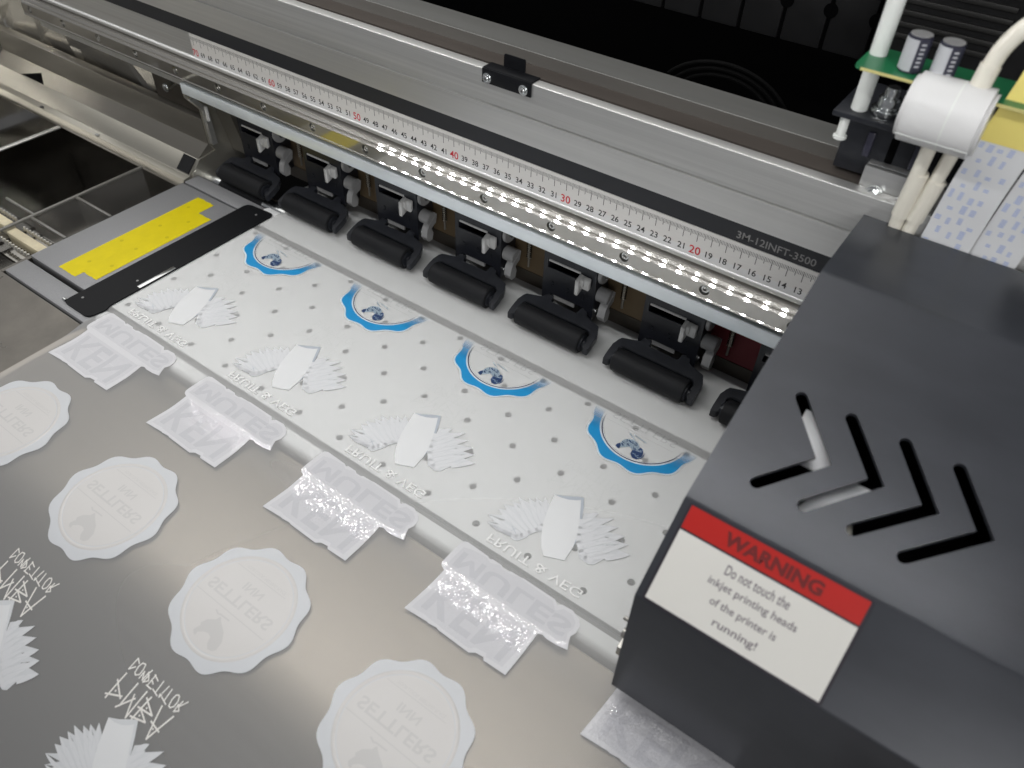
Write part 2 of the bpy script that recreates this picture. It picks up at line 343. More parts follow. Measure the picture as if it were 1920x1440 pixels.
# outlines of the printed artwork in (x, arc length) centimetres
TR={'horse_white':[[-0.88,-2.62],[-1.03,-2.45],[-0.87,-2.09],[-0.98,-1.96],[-0.8,-1.62],[-0.41,-1.36],[-0.29,-1.07],[-0,-1.3],[0.57,-1.61],[0.94,-2.05],[1.01,-2.53],[0.81,-2.73],[0.53,-2.79],[0.27,-2.56],[0.16,-2.23],[-0.11,-2.14],[-0.45,-2.23],[-0.72,-2.45],[-0.67,-2.65]],
'horse_ear':[[-0.85,-0.94],[-0.59,-1.05],[-0.4,-0.99],[0.27,-0.97]],
'hb_muzzle':[[-0.98,-2.51],[-0.98,-2.26],[-0.84,-2.09],[-0.7,-2.26],[-0.65,-2.58],[-0.8,-2.57]],
'hb_face':[[-0.84,-2.09],[-0.81,-1.71],[-0.61,-1.46],[-0.19,-1.25],[0.18,-1.37],[0.47,-1.64],[0.45,-2.12],[0.18,-2.15],[-0.16,-1.99],[-0.34,-2.18],[-0.63,-2.43]],
'hb_mane':[[0.17,-2.13],[0.44,-2.09],[0.53,-1.6],[0.74,-1.68],[0.91,-1.94],[1.01,-2.42],[0.8,-2.73],[0.48,-2.76],[0.2,-2.49]],
'hb_cres':[[1,-1.84],[1.08,-2.13],[1.08,-2.3],[0.99,-2.56],[1.02,-2.28],[1.01,-2.08]],
'hb_e1':[[-0.75,-0.88],[-0.23,-1.17]],
'hb_e2':[[-0.43,-0.82],[0.05,-0.89],[0.61,-1]],
'hb_line':[[-2.78,-0.68],[2.44,-0.56]],
'hb_txt':[[-2.68,-0.07],[2.45,-0.13]],
'board':[[2.46,-1.81],[2.96,-1.77],[3.45,-1.62],[3.86,-1.37],[4.11,-1.13],[4.88,-2.5],[5.44,-3.72],[5.68,-4.55],[5.77,-5.64],[4.56,-6.15],[4.07,-5.69],[3.62,-5.03],[3.18,-4.16],[2.86,-3.25]],
'board_edge':[[2.46,-1.81],[3.08,-1.51],[3.93,-0.96],[4.17,-0.88],[4.58,-1.57],[5.14,-2.74],[5.57,-3.79],[5.68,-4.55],[5.44,-3.72],[4.88,-2.5],[4.11,-1.13],[3.86,-1.37],[3.45,-1.62],[2.96,-1.77]],
'wingL':[[2.72,-2.73],[2.12,-2.37],[2.42,-2.83],[1.68,-2.75],[2.29,-3.08],[1.33,-3.07],[2.01,-3.39],[0.76,-3.42],[1.53,-3.71],[0.59,-3.92],[1.3,-4.07],[0.27,-4.45],[1.06,-4.57],[0.23,-4.94],[0.99,-5.02],[-0.05,-5.72],[1.13,-5.4],[0.28,-6.21],[1.16,-5.73],[0.55,-6.26],[1.88,-5.89],[1.17,-6.18],[2,-6.02],[2.16,-6.08],[2.1,-6.28],[2.47,-6.3],[2.68,-6.16],[2.95,-5.63],[3.1,-5.05],[3.44,-4.64],[3.25,-4.19],[2.91,-3.31]],
'wingR':[[4.95,-2.27],[4.85,-1.9],[5.59,-1.32],[5.37,-1.96],[6.59,-1.08],[6,-2.08],[7.18,-1.48],[6.45,-2.39],[7.86,-1.86],[6.85,-2.72],[8.32,-2.28],[7.19,-3.14],[8.82,-2.84],[7.85,-3.63],[7.5,-4.47],[7.35,-4.83],[7.05,-5.01],[6.55,-4.95],[6.37,-4.93],[5.9,-4.38],[5.63,-3.91],[5.22,-3.03]],
'ken':[[-0.03,-13.78],[0.32,-10.52],[0.01,-10.4],[-0.12,-10.22],[-0.12,-9.98],[-0.07,-8.47],[0.03,-8.24],[0.27,-8.14],[1.89,-8.21],[2.1,-8.34],[2.21,-8.21],[2.92,-8.22],[3.09,-8.35],[3.45,-8.35],[3.62,-8.23],[4.33,-8.22],[4.52,-8.17],[6.82,-8.21],[7.08,-8.46],[7.3,-8.24],[8.01,-8.19],[8.61,-8.44],[8.9,-8.83],[8.92,-9.32],[8.77,-9.61],[8.88,-9.94],[9.08,-10.38],[8.42,-10.5],[7.77,-10.53],[7.44,-10.45],[7.3,-10.51],[7.17,-10.56],[7.08,-13.54],[5.61,-13.59],[5.5,-13.43],[4.98,-13.49],[4.67,-13.72],[2.41,-13.68],[2.26,-13.62],[1.7,-13.7],[1.58,-13.66]],
'ken_panel':[[0.26,-13.48],[0.62,-10.61],[6.89,-10.64],[6.67,-13.28],[5.61,-13.35],[5.49,-13.16],[4.81,-13.25],[4.46,-13.52],[2.58,-13.47],[1.49,-13.43],[1.19,-13.39]],
'row2_panel':[[0.2,-10.16],[0.28,-8.6],[0.84,-8.42],[1.87,-8.32],[2.26,-8.51],[2.86,-8.29],[3.1,-8.44],[3.71,-8.41],[4.28,-8.25],[4.65,-8.3],[6.73,-8.37],[7.2,-8.81],[7.54,-8.42],[8.15,-8.44],[8.56,-8.74],[8.66,-9.18],[8.52,-9.54],[8.74,-10.04],[8.2,-10.26],[7.58,-10.23]],
'strokes':[[[2.04,-24.95],[1.78,-24.79],[1.7,-25.52],[1.99,-25.2]],[[2.4,-24.77],[2.21,-24.82],[2.13,-25.08],[2.18,-25.43],[2.3,-25.51],[2.5,-25.36],[2.51,-25.04],[2.44,-24.79],[2.4,-24.77]],[[2.63,-25.51],[2.65,-25.06],[2.87,-25.48],[2.91,-24.93]],[[3.03,-25.04],[2.97,-25.52],[3.22,-25.28],[3.03,-25.04]],[[2.94,-25.08],[3.01,-24.76]],[[3.34,-25.5],[3.39,-24.81]],[[3.28,-25.5],[3.68,-25.49]],[[3.4,-25.14],[3.59,-25.24]],[[3.33,-24.83],[3.73,-24.96]],[[4.04,-25.46],[4.04,-24.78]],[[3.77,-25.43],[4.25,-25.53]],[[4.42,-25.27],[4.51,-24.78]],[[4.34,-25.37],[4.47,-25.36],[4.39,-25.52],[4.34,-25.37]],[[4.8,-25.47],[4.78,-24.79]],[[4.54,-25.42],[5.02,-25.55]],[[5.34,-24.78],[5.2,-24.87],[5.16,-25.16],[5.23,-25.5],[5.37,-25.52],[5.52,-25.34],[5.53,-25.02],[5.43,-24.82],[5.34,-24.78]],[[5.68,-25.54],[5.93,-25.35],[5.67,-25.12],[5.68,-25.54]],[[5.75,-25.23],[6.07,-24.72]],[[5.74,-25.16],[5.78,-24.87]],[[1.53,-27.4],[1.76,-25.74]],[[1.52,-26.29],[2.4,-26.9]],[[1.37,-27.24],[2.41,-26.76]],[[1.83,-26.79],[1.87,-26.77]],[[2.77,-25.73],[2.61,-27.19]],[[2.44,-27.38],[3.21,-26.37]],[[3.02,-26.25],[3.39,-27.43]],[[3.39,-27.43],[3.57,-25.72]],[[3.76,-27.26],[4.01,-25.77]],[[3.57,-27.19],[4.61,-26.9],[3.87,-26.55]],[[3.66,-26.58],[4.73,-26.42],[3.79,-25.95]],[[4.05,-26.86],[4.08,-26.84]],[[4.16,-26.34],[4.18,-26.32]],[[5.25,-27.47],[4.89,-25.72]],[[5.26,-27.44],[5.86,-25.72]],[[4.88,-26.65],[5.66,-26.77]],[[5.24,-26.87],[5.27,-26.85]]],
'tipL':[[2.12,-2.37],[1.68,-2.75],[1.33,-3.07],[0.76,-3.42],[0.59,-3.92],[0.27,-4.45],[0.23,-4.94],[-0.05,-5.72],[0.28,-6.21],[0.55,-6.26],[1.17,-6.18]],
'boneL':[[3.15,-3.92],[3.24,-4.29],[3.14,-4.8],[2.88,-5.26],[2.61,-5.72],[2.4,-6.01],[2.21,-6.03]],
'tipR':[[5.59,-1.32],[6.59,-1.08],[7.18,-1.48],[7.86,-1.86],[8.32,-2.28],[8.82,-2.84]],
'boneR':[[5.01,-2.49],[5.22,-3.03],[5.45,-3.54],[5.74,-4],[6.21,-4.47],[6.66,-4.7],[7.07,-4.72]]}
# ================================================================== large structure
XL,XR=-72.0,26.0
# ---- print platen
pl=thing('print_platen','long white and grey vacuum platen drilled with staggered holes under the film','platen',(-30,0,-3))
HX0,HS,HD=-49.4825,4.0,2.2357
hc=[]
for a in range(-40,60):
    for b in range(-30,30):
        x=HX0+(a+b)*HS/2; y=(a-b)*HD
        if -61.2<x<2 and -7.3<y<6.9: hc.append((x,y))
hc=sorted(set((round(x,3),round(y,3)) for x,y in hc))
def circ(x,y,r,n=14): return [(x+r*math.cos(2*math.pi*k/n),y+r*math.sin(2*math.pi*k/n)) for k in range(n)]
b=curve_mesh([(-62,-7.68),(XR,-7.68),(XR,7.08),(-62,7.08)],[circ(x,y,.245) for x,y in hc],.5)
for v in b.verts: v.co.z=0 if v.co.z>0 else -.4
obj('perforated_deck',b,'white_platen',pl,smooth=False)
b=B(); box(b,-62,XR,-7.6,7.0,-1.6,-.42); obj('hole_backing',b,'hole_backing',pl,smooth=False)
b=B(); box(b,-62,XR,-8.3,-7.64,-1.2,-.42); box(b,-62,XR,7.04,7.86,-1.2,-.34); obj('groove_floor',b,'groove',pl,smooth=False)
b=B(); prism_x(b,[(-8.25,0),(-8.25,-2.6),(-9.45,-2.6),(-9.5,-.5),(-9.3,0)],-62,XR,.3,4,[4,3]); obj('front_bar',b,'white_platen',pl)
b=B(); prism_x(b,[(7.82,0),(7.82,-2),(10.5,-2),(10.5,-.12),(10.1,0)],-62,XR,.1,2,[4]); obj('rear_bar',b,'white_platen',pl)
b=B(); prism_x(b,[(12.3,-.35),(12.3,-2),(16.2,-2),(16.2,.0),(14.6,0),(13.2,-.03)],-62,XR,.25,3,[0,5]); obj('rear_guide',b,'white_platen',pl)
b=B(); box(b,XL,-62.004,-7.72,8.2,-1.2,0,.05); obj('side_plate',b,'grey_plate',pl)
b=B(); box(b,XL+.3,-60.2,-10.2,-8.22,-1.4,-.02,.05); obj('front_strip',b,'grey_plate',pl)
b=B(); box(b,XL,-62.004,8.45,10.1,-1.4,-.01,.05); obj('rear_strip',b,'grey_plate',pl)
b=B(); box(b,XL,XR,-7.9,10.0,-2.6,-1.75); box(b,-71.9,-60.4,-9.9,-8.0,-2.3,-1.5); obj('bed',b,'dark_wall',pl,smooth=False)
# ---- brushed steel apron
ap=B(); ys=[-9.72-.4*i for i in range(78)]
rows=[[ap.verts.new((x,y,min(zf(y)-.22,-.56))) for y in ys] for x in (-60.6,26)]
for i in range(len(ys)-1): ap.faces.new((rows[0][i],rows[1][i],rows[1][i+1],rows[0][i+1]))
for k in range(2):
    pass
d=[ap.verts.new((x,-9.72,-4)) for x in (-60.6,26)]
ap.faces.new((rows[0][0],d[0],d[1],rows[1][0]))
o=obj('front_apron',ap,'steel',smooth=True,loc=(-50,-20,-1)); tag(o,'brushed steel apron curving down in front of the platen below the film','apron')
ap=B(); ys=[-10.35-.5*i for i in range(62)]
rows=[[ap.verts.new((x,y,zf(y)-.26)) for y in ys] for x in (-118,-60.62)]
for i in range(len(ys)-1): ap.faces.new((rows[0][i],rows[1][i],rows[1][i+1],rows[0][i+1]))
d=[ap.verts.new((x,-10.35,-4)) for x in (-118,-60.62)]; ap.faces.new((rows[0][0],d[0],d[1],rows[1][0]))
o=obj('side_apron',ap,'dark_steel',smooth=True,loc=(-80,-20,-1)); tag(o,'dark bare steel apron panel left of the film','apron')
# ---- transfer film
fb=B(); ys=[16.5-.25*i for i in range(216)]
rows=[[fb.verts.new((x,y,zf(y))) for y in ys] for x in (-60.3,.2)]
for i in range(len(ys)-1): fb.faces.new((rows[0][i],rows[1][i],rows[1][i+1],rows[0][i+1]))
o=obj('transfer_film',fb,'film',loc=(-30,0,0)); tag(o,'wide clear frosted film sheet running over the platen and apron','film')
# ---- beam
bm_t=thing('gantry_beam','long brushed aluminium gantry beam with black stripe across the machine','beam',(-45,15,8))
XB=-97.5
b=B(); prism_x(b,[(12,8.1),(12,17.0),(12.12,17.02),(12.12,17.12),(12,17.14),(12,19.4),(12.82,19.4),(12.82,18.7),(13.16,18.7),(13.16,8.1)],XB,XR,.10,3,[5])
obj('front_face',b,'alu',bm_t,angle=25)
b=B(); box(b,XB,XR,11.93,11.999,15.12,16.98); obj('lower_face_panel',b,'alu_smooth',bm_t,smooth=False)
b=B(); prism_x(b,[(10.95,8.06),(10.95,9.1),(11.999,9.1),(11.999,8.06)],-72.3,XR,.06,2); obj('zinc_ledge',b,'zinc',bm_t)
b=B(); box(b,XB,XR,11.86,11.998,11.3,11.55,.05); obj('ledge_strip',b,'alu_smooth',bm_t)
b=B(); cyl(b,(XB,11.95,11.59),(XR,11.95,11.59),.11,14); obj('edge_bead',b,'bead',bm_t)
b=B(); box(b,XB,XR,11.96,11.999,13.87,15.1); obj('black_stripe',b,'strip_black',bm_t,smooth=False)
b=text('3M-12INFT-3500',-17.6,-12.55,14.12,14.62,weight=.008)
join(B(),bmesh.new()) if False else None
bmesh.ops.transform(b,matrix=frame((0,11.955,0),(1,0,0),(0,0,1)),verts=b.verts); obj('stripe_lettering',b,'grey_print',bm_t,smooth=False)
b=B(); box(b,XB,XR,13.17,14.7,18.9,19.35); obj('brown_top_strip',b,'brown_panel',bm_t,smooth=False)
b=B(); box(b,XB,XR,14.703,16.4,18.9,19.38); obj('taupe_top_strip',b,'taupe',bm_t,smooth=False)
b=B(); box(b,XB,XR,16.403,19.2,18.9,19.42,.04); obj('rear_top_strip',b,'rear_alu',bm_t,smooth=False)
b=B(); box(b,XB,XR,13.2,19.1,10.2,18.88); obj('core',b,'dark_wall',bm_t,smooth=False)
# ---- rail
rl=thing('linear_rail','polished steel linear guide rail with countersunk screws under the ruler','rail',(-45,11,9.5))
XRL=-97.8
prof=[(10.83,9.58),(10.83,9.66),(10.895,9.716),(10.895,10.74),(11.03,10.86),(11.22,10.87),(11.23,10.93),(11.42,11.10),(11.62,11.12),(11.66,11.2),(11.999,11.2),(11.999,9.5),(10.9,9.5)]
b=B(); prism_x(b,prof,XRL,XR)
rail_o=obj('rail_body',b,'rail',rl,smooth=False)
hx=[-30.42+6*k for k in range(-11,4)]
# countersunk screw recesses cut into the rail
cut=B()
for x in hx: cyl(cut,(x,10.5,10.27),(x,11.45,10.27),.36,28)
cut_o=obj('cutter',cut,'hole',smooth=False)
md=rail_o.modifiers.new('cut','BOOLEAN'); md.object=cut_o; md.solver='EXACT'
bpy.context.view_layer.update()
me2=bpy.data.meshes.new_from_object(rail_o.evaluated_get(bpy.context.evaluated_depsgraph_get()))
rail_o.modifiers.clear(); rail_o.data=me2; bpy.data.objects.remove(cut_o)
me2.polygons.foreach_set('use_smooth',[False]*len(me2.polygons))
cup=B(); cyl(cup,(0,11.40,10.27),(0,11.44,10.27),.355,24)
scr=B(); cyl(scr,(0,11.0,10.27),(0,11.40,10.27),.27,22,.27,bev=.05)
ring=B(); tube(ring,[(.15*math.cos(t*2*math.pi/20),10.99,10.27+.15*math.sin(t*2*math.pi/20)) for t in range(21)],.035,6)
soc=B(); cyl(soc,(0,10.985,10.27),(0,10.999,10.27),.12,6)
protos=[]
o1=obj('screw_recess',cup,'recess',None,loc=(0,10.9,10.27)); o2=obj('screw_head',scr,'screw',None,loc=(0,10.9,10.27)); o3=obj('recess_rim',ring,'rail',None,loc=(0,10.9,10.27)); o4=obj('hex_socket',soc,'hole',None,loc=(0,10.9,10.27))
for k,x in enumerate(hx):
    grp=[]
    for q,src in enumerate((o1,o2,o3,o4)):
        c=src if k==0 else src.copy()
        if k: COL.objects.link(c)
        grp.append(c)
    par=grp[0]
    par.parent=rl; par.location=(Vector((x,10.9,10.27))-world(rl))*U
    for c in grp[1:]:
        c.parent=par; c.location=(0,0,0)
# ---- ruler
ru=thing('ruler','silver adhesive centimetre ruler with red tens along the beam','ruler',(-35,11.93,12.7))
b=B(); box(b,-70.35,XR,11.90,11.955,11.66,13.84); obj('scale_plate',b,'ruler',ru,smooth=False)
b=B(); box(b,-70.3,XR,11.898,11.8995,11.70,12.22); obj('painted_glow_band',b,'white_plastic',ru,smooth=False)  # white strip painted where reflected light brightens the ruler's lower edge
b=B()
def vq(bm,x,z0,z1,wd):
    a=[bm.verts.new((x+sx*wd/2,11.8965,z)) for sx,z in ((-1,z0),(1,z0),(1,z1),(-1,z1))]; bm.faces.new(a)
for mmv in range(-80,704):
    x=-mmv/10
    if mmv%10==0: vq(b,x,12.83,13.60,.045)
    elif mmv%5==0: vq(b,x,13.12,13.60,.04)
    else: vq(b,x,13.30,13.60,.032)
o=obj('tick_marks',b,'tick',ru,smooth=False,kind='stuff')
for n in range(0,71):
    red=n%10==0
    h=.30 if red else .225
    b=text(str(n),-n-.3,-n+.3,12.19-h,12.19+h,ratio=1,weight=.014)
    bmesh.ops.transform(b,matrix=frame((0,11.8962,0),(1,0,0),(0,0,1)),verts=b.verts)
    obj('numeral',b,'ink_red' if red else 'ink_black',ru,loc=(-n,11.896,12.19),smooth=False)
# ---- magnet catch clip on the beam
cl=thing('catch_bracket','small black folded bracket with two bolts on top of the beam','bracket',(-35.4,12,19.45))
b=B(); box(b,-37.4,-33.35,11.88,11.985,18.5,19.47,.03); box(b,-37.4,-33.35,11.985,13.0,19.42,19.5,.02); obj('folded_plate',b,'clamp',cl)
b=B(); poly(b,round_poly([(-36.35,19.45),(-34.6,19.45),(-34.6,20.35),(-36.35,20.35)],.14),0,.08,mx=Matrix(((1,0,0,0),(0,0,1,12.95),(0,1,0,0),(0,0,0,1)))); obj('tab',b,'clamp',cl)
for x in (-36.92,-33.92):
    b=B(); cyl(b,(x,11.80,18.88),(x,11.88,18.88),.36,24); cyl(b,(x,11.66,18.88),(x,11.80,18.88),.25,20,.27); cyl(b,(x,11.63,18.88),(x,11.66,18.88),.17,16,.21)
    o=obj('bolt',b,'screw',cl,loc=(x,11.8,18.88))
    b=B(); cyl(b,(x,11.615,18.88),(x,11.632,18.88),.08,6); obj('hex_socket',b,'hole',o)
# ---- walls under the beam
b=B(); box(b,XL,-20.6,16.0,16.4,1.3,8.0); o=obj('inner_panel',b,'bronze_wall',loc=(-46,16,1.3),smooth=False); tag(o,'bronze inner wall panel seen between the pinch roller brackets','panel')
b=B(); box(b,-20.6,XR,16.0,16.4,1.3,8.0); o=obj('inner_panel',b,'red_reflection_wall',loc=(-10,16,1.3),smooth=False); tag(o,'inner wall panel under the beam coloured red for a warm reflection','panel')  # the red in this wall's colour stands for a warm reflection
b=B(); box(b,XL,XR,15.95,16.4,.004,1.3); o=obj('kick_plate',b,'dark_wall',loc=(-30,16,0),smooth=False); tag(o,'dark brown plate strip behind the white rear guide','plate')
# ---- side plate (vertical, at the platen's left end) with the roller shaft through it
sp=thing('machine_end_plate','bent steel end plate holding the roller shaft left of the platen','end plate',(-72,12,0))
pp=[(9.2,-1.5),(9.55,.2),(10.7,1.45),(12.75,1.65),(12.3,2.5),(12.2,6.1),(10.95,7.7),(10.95,8.05),(19,8.05),(19,-1.5)]
b=B(); prism_x(b,pp,-72.25,-72.0,.03,2); obj('plate',b,'channel',sp)
b=B(); prism_x(b,[(12.35,2.5),(12.25,6.1),(11.1,7.5),(11.6,7.6),(12.75,6.2),(12.9,2.5)],-72.0,-71.55,.03,2); obj('bent_flange',b,'alu_smooth',sp)
b=B(); prism_x(b,[(11.5,5.8),(11.55,7.2),(11.7,7.2),(11.65,5.8)],-70.3,-69.95); obj('tongue',b,'lever_grey',sp)
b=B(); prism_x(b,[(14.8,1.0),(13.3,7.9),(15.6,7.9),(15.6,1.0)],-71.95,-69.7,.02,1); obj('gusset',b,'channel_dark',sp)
# ---- grit roller
gr=thing('grit_roller','steel drive roller shaft running under the black pinch rollers','drive roller',(-30,11.4,-1.08))
b=B(); cyl(b,(-72.5,11.4,-1.08),(-60.3,11.4,-1.08),1.05,32); obj('shaft',b,'screw',gr)
b=B(); cyl(b,(-60.29,11.4,-1.08),(XR,11.4,-1.08),1.06,40); obj('grit_sleeve',b,'roller_grey',gr)
b=B(); cyl(b,(-69.6,11.4,-1.08),(-63.4,11.4,-1.08),1.075,32); obj('rubber_sleeve',b,'rubber',gr)
# ================================================================== pinch rollers
yk=round_poly([(-1.9,13.65),(-1.3,13.65),(-1.2,13.1),(1.2,13.1),(1.3,13.65),(1.9,13.65),(2.1,13.2),(3.45,12.85),(3.8,12.15),(3.8,10.7),(3.4,10.7),(3.2,10.9),(3.2,11.95),(2.95,12.2),(-2.95,12.2),(-3.2,11.95),(-3.2,10.9),(-3.4,10.7),(-3.8,10.7),(-3.8,12.15),(-3.45,12.85),(-2.1,13.2)],.07,2)
def zt(y): return .98+(y-10.7)*.37
def make_pinch(x,label):
    t=thing('pinch_roller',label,'pinch roller',(x,12,0),'black pinch roller units hanging under the beam')
    b=B(); box(b,x-2.4,x-2.0,13.7,15.6,1.35,8.04); 
    # front plate with a slot
    pl_=curve_mesh(round_poly([(-2.42,1.2),(-1.75,1.75),(-1.65,2.2),(1.65,2.2),(1.75,1.75),(2.38,1.35),(2.38,8.05),(-2.42,8.05)],.08,2),[[(-2.03,4.62),(.98,4.66),(.98,5.45),(-2.03,5.42)]],.16)
    join(b,pl_,Matrix.Translation((x,13.62,0))@Matrix(((1,0,0,0),(0,0,-1,0),(0,1,0,0),(0,0,0,1))))
    box(b,x+1.98,x+2.38,13.7,15.6,1.5,8.04,.05)
    obj('bracket',b,'black_plastic',t,angle=30)
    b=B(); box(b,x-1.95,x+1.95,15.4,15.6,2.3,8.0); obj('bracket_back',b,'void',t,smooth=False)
    b=B(); cyl(b,(x-1.98,13.66,5.24),(x+1.1,13.66,5.24),.1,10); obj('slot_rod',b,'lever_grey',t)
    b=B(); cyl(b,(x-1.4,13.8,2.25),(x+1.5,13.8,2.12),.06,8); obj('hinge_wire',b,'spring',t)
    b=B(); box(b,x-1.35,x+.6,13.62,13.8,1.72,2.15); obj('wire_plate',b,'clip_grey',t)
    b=B(); poly(b,yk,0,1)
    for v in b.verts: v.co=Vector((v.co.x+x,v.co.y,zt(v.co.y)-(0 if v.co.z>.5 else .62)))
    bmesh.ops.bevel(b,geom=[e for e in b.edges if e.calc_face_angle(0)>.9 and abs(e.verts[0].co.z-e.verts[1].co.z)<.2],offset=.05,segments=2,affect='EDGES')
    obj('yoke',b,'yoke_plastic',t,angle=40)
    b=B(); cyl(b,(x-2.98,11.3,.92),(x+2.98,11.3,.92),.92,40,bev=.06); obj('roller',b,'rubber',t,angle=50)
    b=B(); cyl(b,(x-3.12,11.3,.92),(x+3.12,11.3,.92),.68,32,bev=.05); cyl(b,(x-3.3,11.3,.92),(x+3.3,11.3,.92),.36,20); obj('hub',b,'yoke_plastic',t)
    b=B(); box(b,x+.95,x+1.3,12.75,13.5,4.0,5.35,.08); box(b,x+1.25,x+2.0,13.15,13.52,4.35,5.3,.1); box(b,x+1.25,x+1.55,13.0,13.5,4.7,5.3,.05)
    for v in b.verts: v.co.z+=(13.5-v.co.y)*-.35
    obj('release_lever',b,'lever_grey',t,angle=50)
    for n,xx in (('3',-1.49),('2',-.06),('1',1.39)):
        b=text(n,xx-.2,xx+.2,2.98,3.45,ratio=1,depth=.05); 
        bmesh.ops.transform(b,matrix=frame((x,13.54,0),(1,0,0),(0,0,1)),verts=b.verts); obj('embossed_digit',b,'yoke_plastic',t,smooth=False)
    b=B(); cyl(b,(x+2.42,14.4,5.55),(x+2.75,14.4,5.55),.85,28,bev=.06); o=obj('washer_disc',b,'clip_grey',t)
    b=B(); cyl(b,(x+2.76,14.4,5.55),(x+2.9,14.4,5.55),.35,6); obj('nut',b,'hole',o)
    b=B(); cyl(b,(x+2.4,14.2,3.7),(x+3.5,14.2,3.7),.62,20,bev=.05)
    poly(b,[(14.75,4.0),(13.8,3.4),(13.45,2.9),(13.3,2.2),(13.55,1.75),(14.05,1.75),(14.2,2.35),(14.0,2.9),(14.6,3.2)],x+2.9,x+3.55,mx=Matrix(((0,0,1,0),(1,0,0,0),(0,1,0,0),(0,0,0,1))))
    obj('hook_clip',b,'clip_grey',t,angle=40)
    b=B(); pts=[(x+4.05+.2*math.cos(k*.785),15.2+.2*math.sin(k*.785),3.3+k*.0235) for k in range(200)]; tube(b,pts,.05,5); obj('coil_spring',b,'spring',t)
    b=B(); cyl(b,(x+4.05,15.2,2.4),(x+4.05,15.2,8.0),.1,10); obj('spring_pin',b,'channel_dark',t)
    b=B(); cyl(b,(x+2.38,14.0,2.1),(x+2.5,14.0,2.1),.2,16,bev=.04); obj('side_screw',b,'screw',t)
    return t
PL=['leftmost black pinch roller at the steel side frame','black pinch roller second from the left near the yellow tape','third black pinch roller from the left above the first blue badges','fourth black pinch roller from the left in the middle of the row','fifth black pinch roller from the left behind the third blue badge','last fully visible black pinch roller left of the carriage','black pinch roller half hidden behind the dark carriage']
p0=make_pinch(-66,PL[0])
for k in range(1,7):
    c=copy_tree(p0); c.location.x=(-66+9*k)*U; c['label']=PL[k]
# ================================================================== left end pieces
ct=thing('edge_clamp','long black film edge clamp with rounded corners beside the yellow tape','clamp',(-62,0,.06))
pc=round_poly([(-63.75,-9.72),(-60.32,-9.72),(-60.05,-8.2),(-60.32,-7.8),(-60.32,9.72),(-63.75,9.45)],.55,5)
b=B(); poly(b,pc,.05,.17,.02); obj('clamp_strip',b,'clamp',ct)
b=B(); box(b,-60.78,-60.36,-4.9,-1.3,.172,.20,.01); obj('worn_patch',b,'screw',ct)
for x,y in ((-61.4,-4.4),(-62.9,-8.5),(-61.6,8.6)):
    b=B(); cyl(b,(x,y,.17),(x,y,.2),.11,10); obj('rivet',b,'clip_grey',ct)
b=B(); cyl(b,(-64.05,-9.5,.1),(-63.7,-9.5,.1),.14,12); obj('pivot_screw',b,'screw',ct)
def jag(x0,x1,y0,y1):
    pts=[]; n=10
    for k in range(n): pts.append((x0+(x1-x0)*k/n,y0+random.uniform(-.05,.05)))
    pts+= [(x1,y0),(x1,y1)]
    for k in range(n): pts.append((x1+(x0-x1)*k/n,y1+random.uniform(-.05,.05)))
    pts.append((x0,y1)); return pts
for (x0,x1,y0,y1,z,lab) in ((-68.55,-66.2,-7.15,7.4,.022,'longer strip of yellow tape on the grey plate'),(-66.45,-64.4,-6.35,5.6,.034,'shorter strip of yellow tape next to the black clamp')):
    b=B(); poly(b,jag(x0,x1,y0,y1),.004,z); o=obj('tape_strip',b,'tape',loc=((x0+x1)/2,0,0),smooth=False); tag(o,lab,'tape','yellow tape strips on the platen end')
    for k in range(4):
        yy=y0+2+k*(y1-y0-3)/3.2; xx=x0+(.75 if k%2 else 1.35)
        b=B(); cyl(b,(xx,yy,z-.004),(xx,yy,z+.003),.17,14); obj('dent',b,'tape_dent',o,smooth=False)
# channel behind the waste tray
ch=thing('rear_channel','tan folded sheet metal channel left of the side frame','channel',(-90,10,0))
prof=[(8.3,-.6),(8.6,.0),(9.3,.1),(10.75,1.42),(12.25,2.4),(12.2,5.0),(13.2,5.0),(13.2,-2),(8.3,-2)]
b=B(); prism_x(b,prof[:4]+[(10.9,-2),(8.3,-2)],-110,-72.3,.03,2); obj('front_fold',b,'channel',ch)
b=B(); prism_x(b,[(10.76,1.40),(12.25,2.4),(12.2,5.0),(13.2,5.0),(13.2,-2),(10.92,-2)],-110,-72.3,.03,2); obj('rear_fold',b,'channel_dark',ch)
for x in (-97.5,-87.0):
    b=B(); cyl(b,(x,8.75,.08),(x,8.78,.2),.2,12); obj('hole_plug',b,'hole' if x<-90 else 'lever_grey',ch)
b=B(); poly(b,[(-104.2,0),(-99.6,0),(-101.2,1.15)],0,.03,mx=frame((0,10.78,1.40+.02),(1,0,0),(0,1.5,.98))); obj('dark_notch_patch',b,'void',ch)  # black wedge lying on the fold, coloured as the dark inside a hole
b=B(); poly(b,[(-74.3,.15),(-72.5,.15),(-72.5,1.85),(-74.3,1.85)],0,.12,mx=frame((0,9.3,.1),(1,0,0),(0,1.45,1.32))); obj('rubber_stop',b,'rubber',ch)
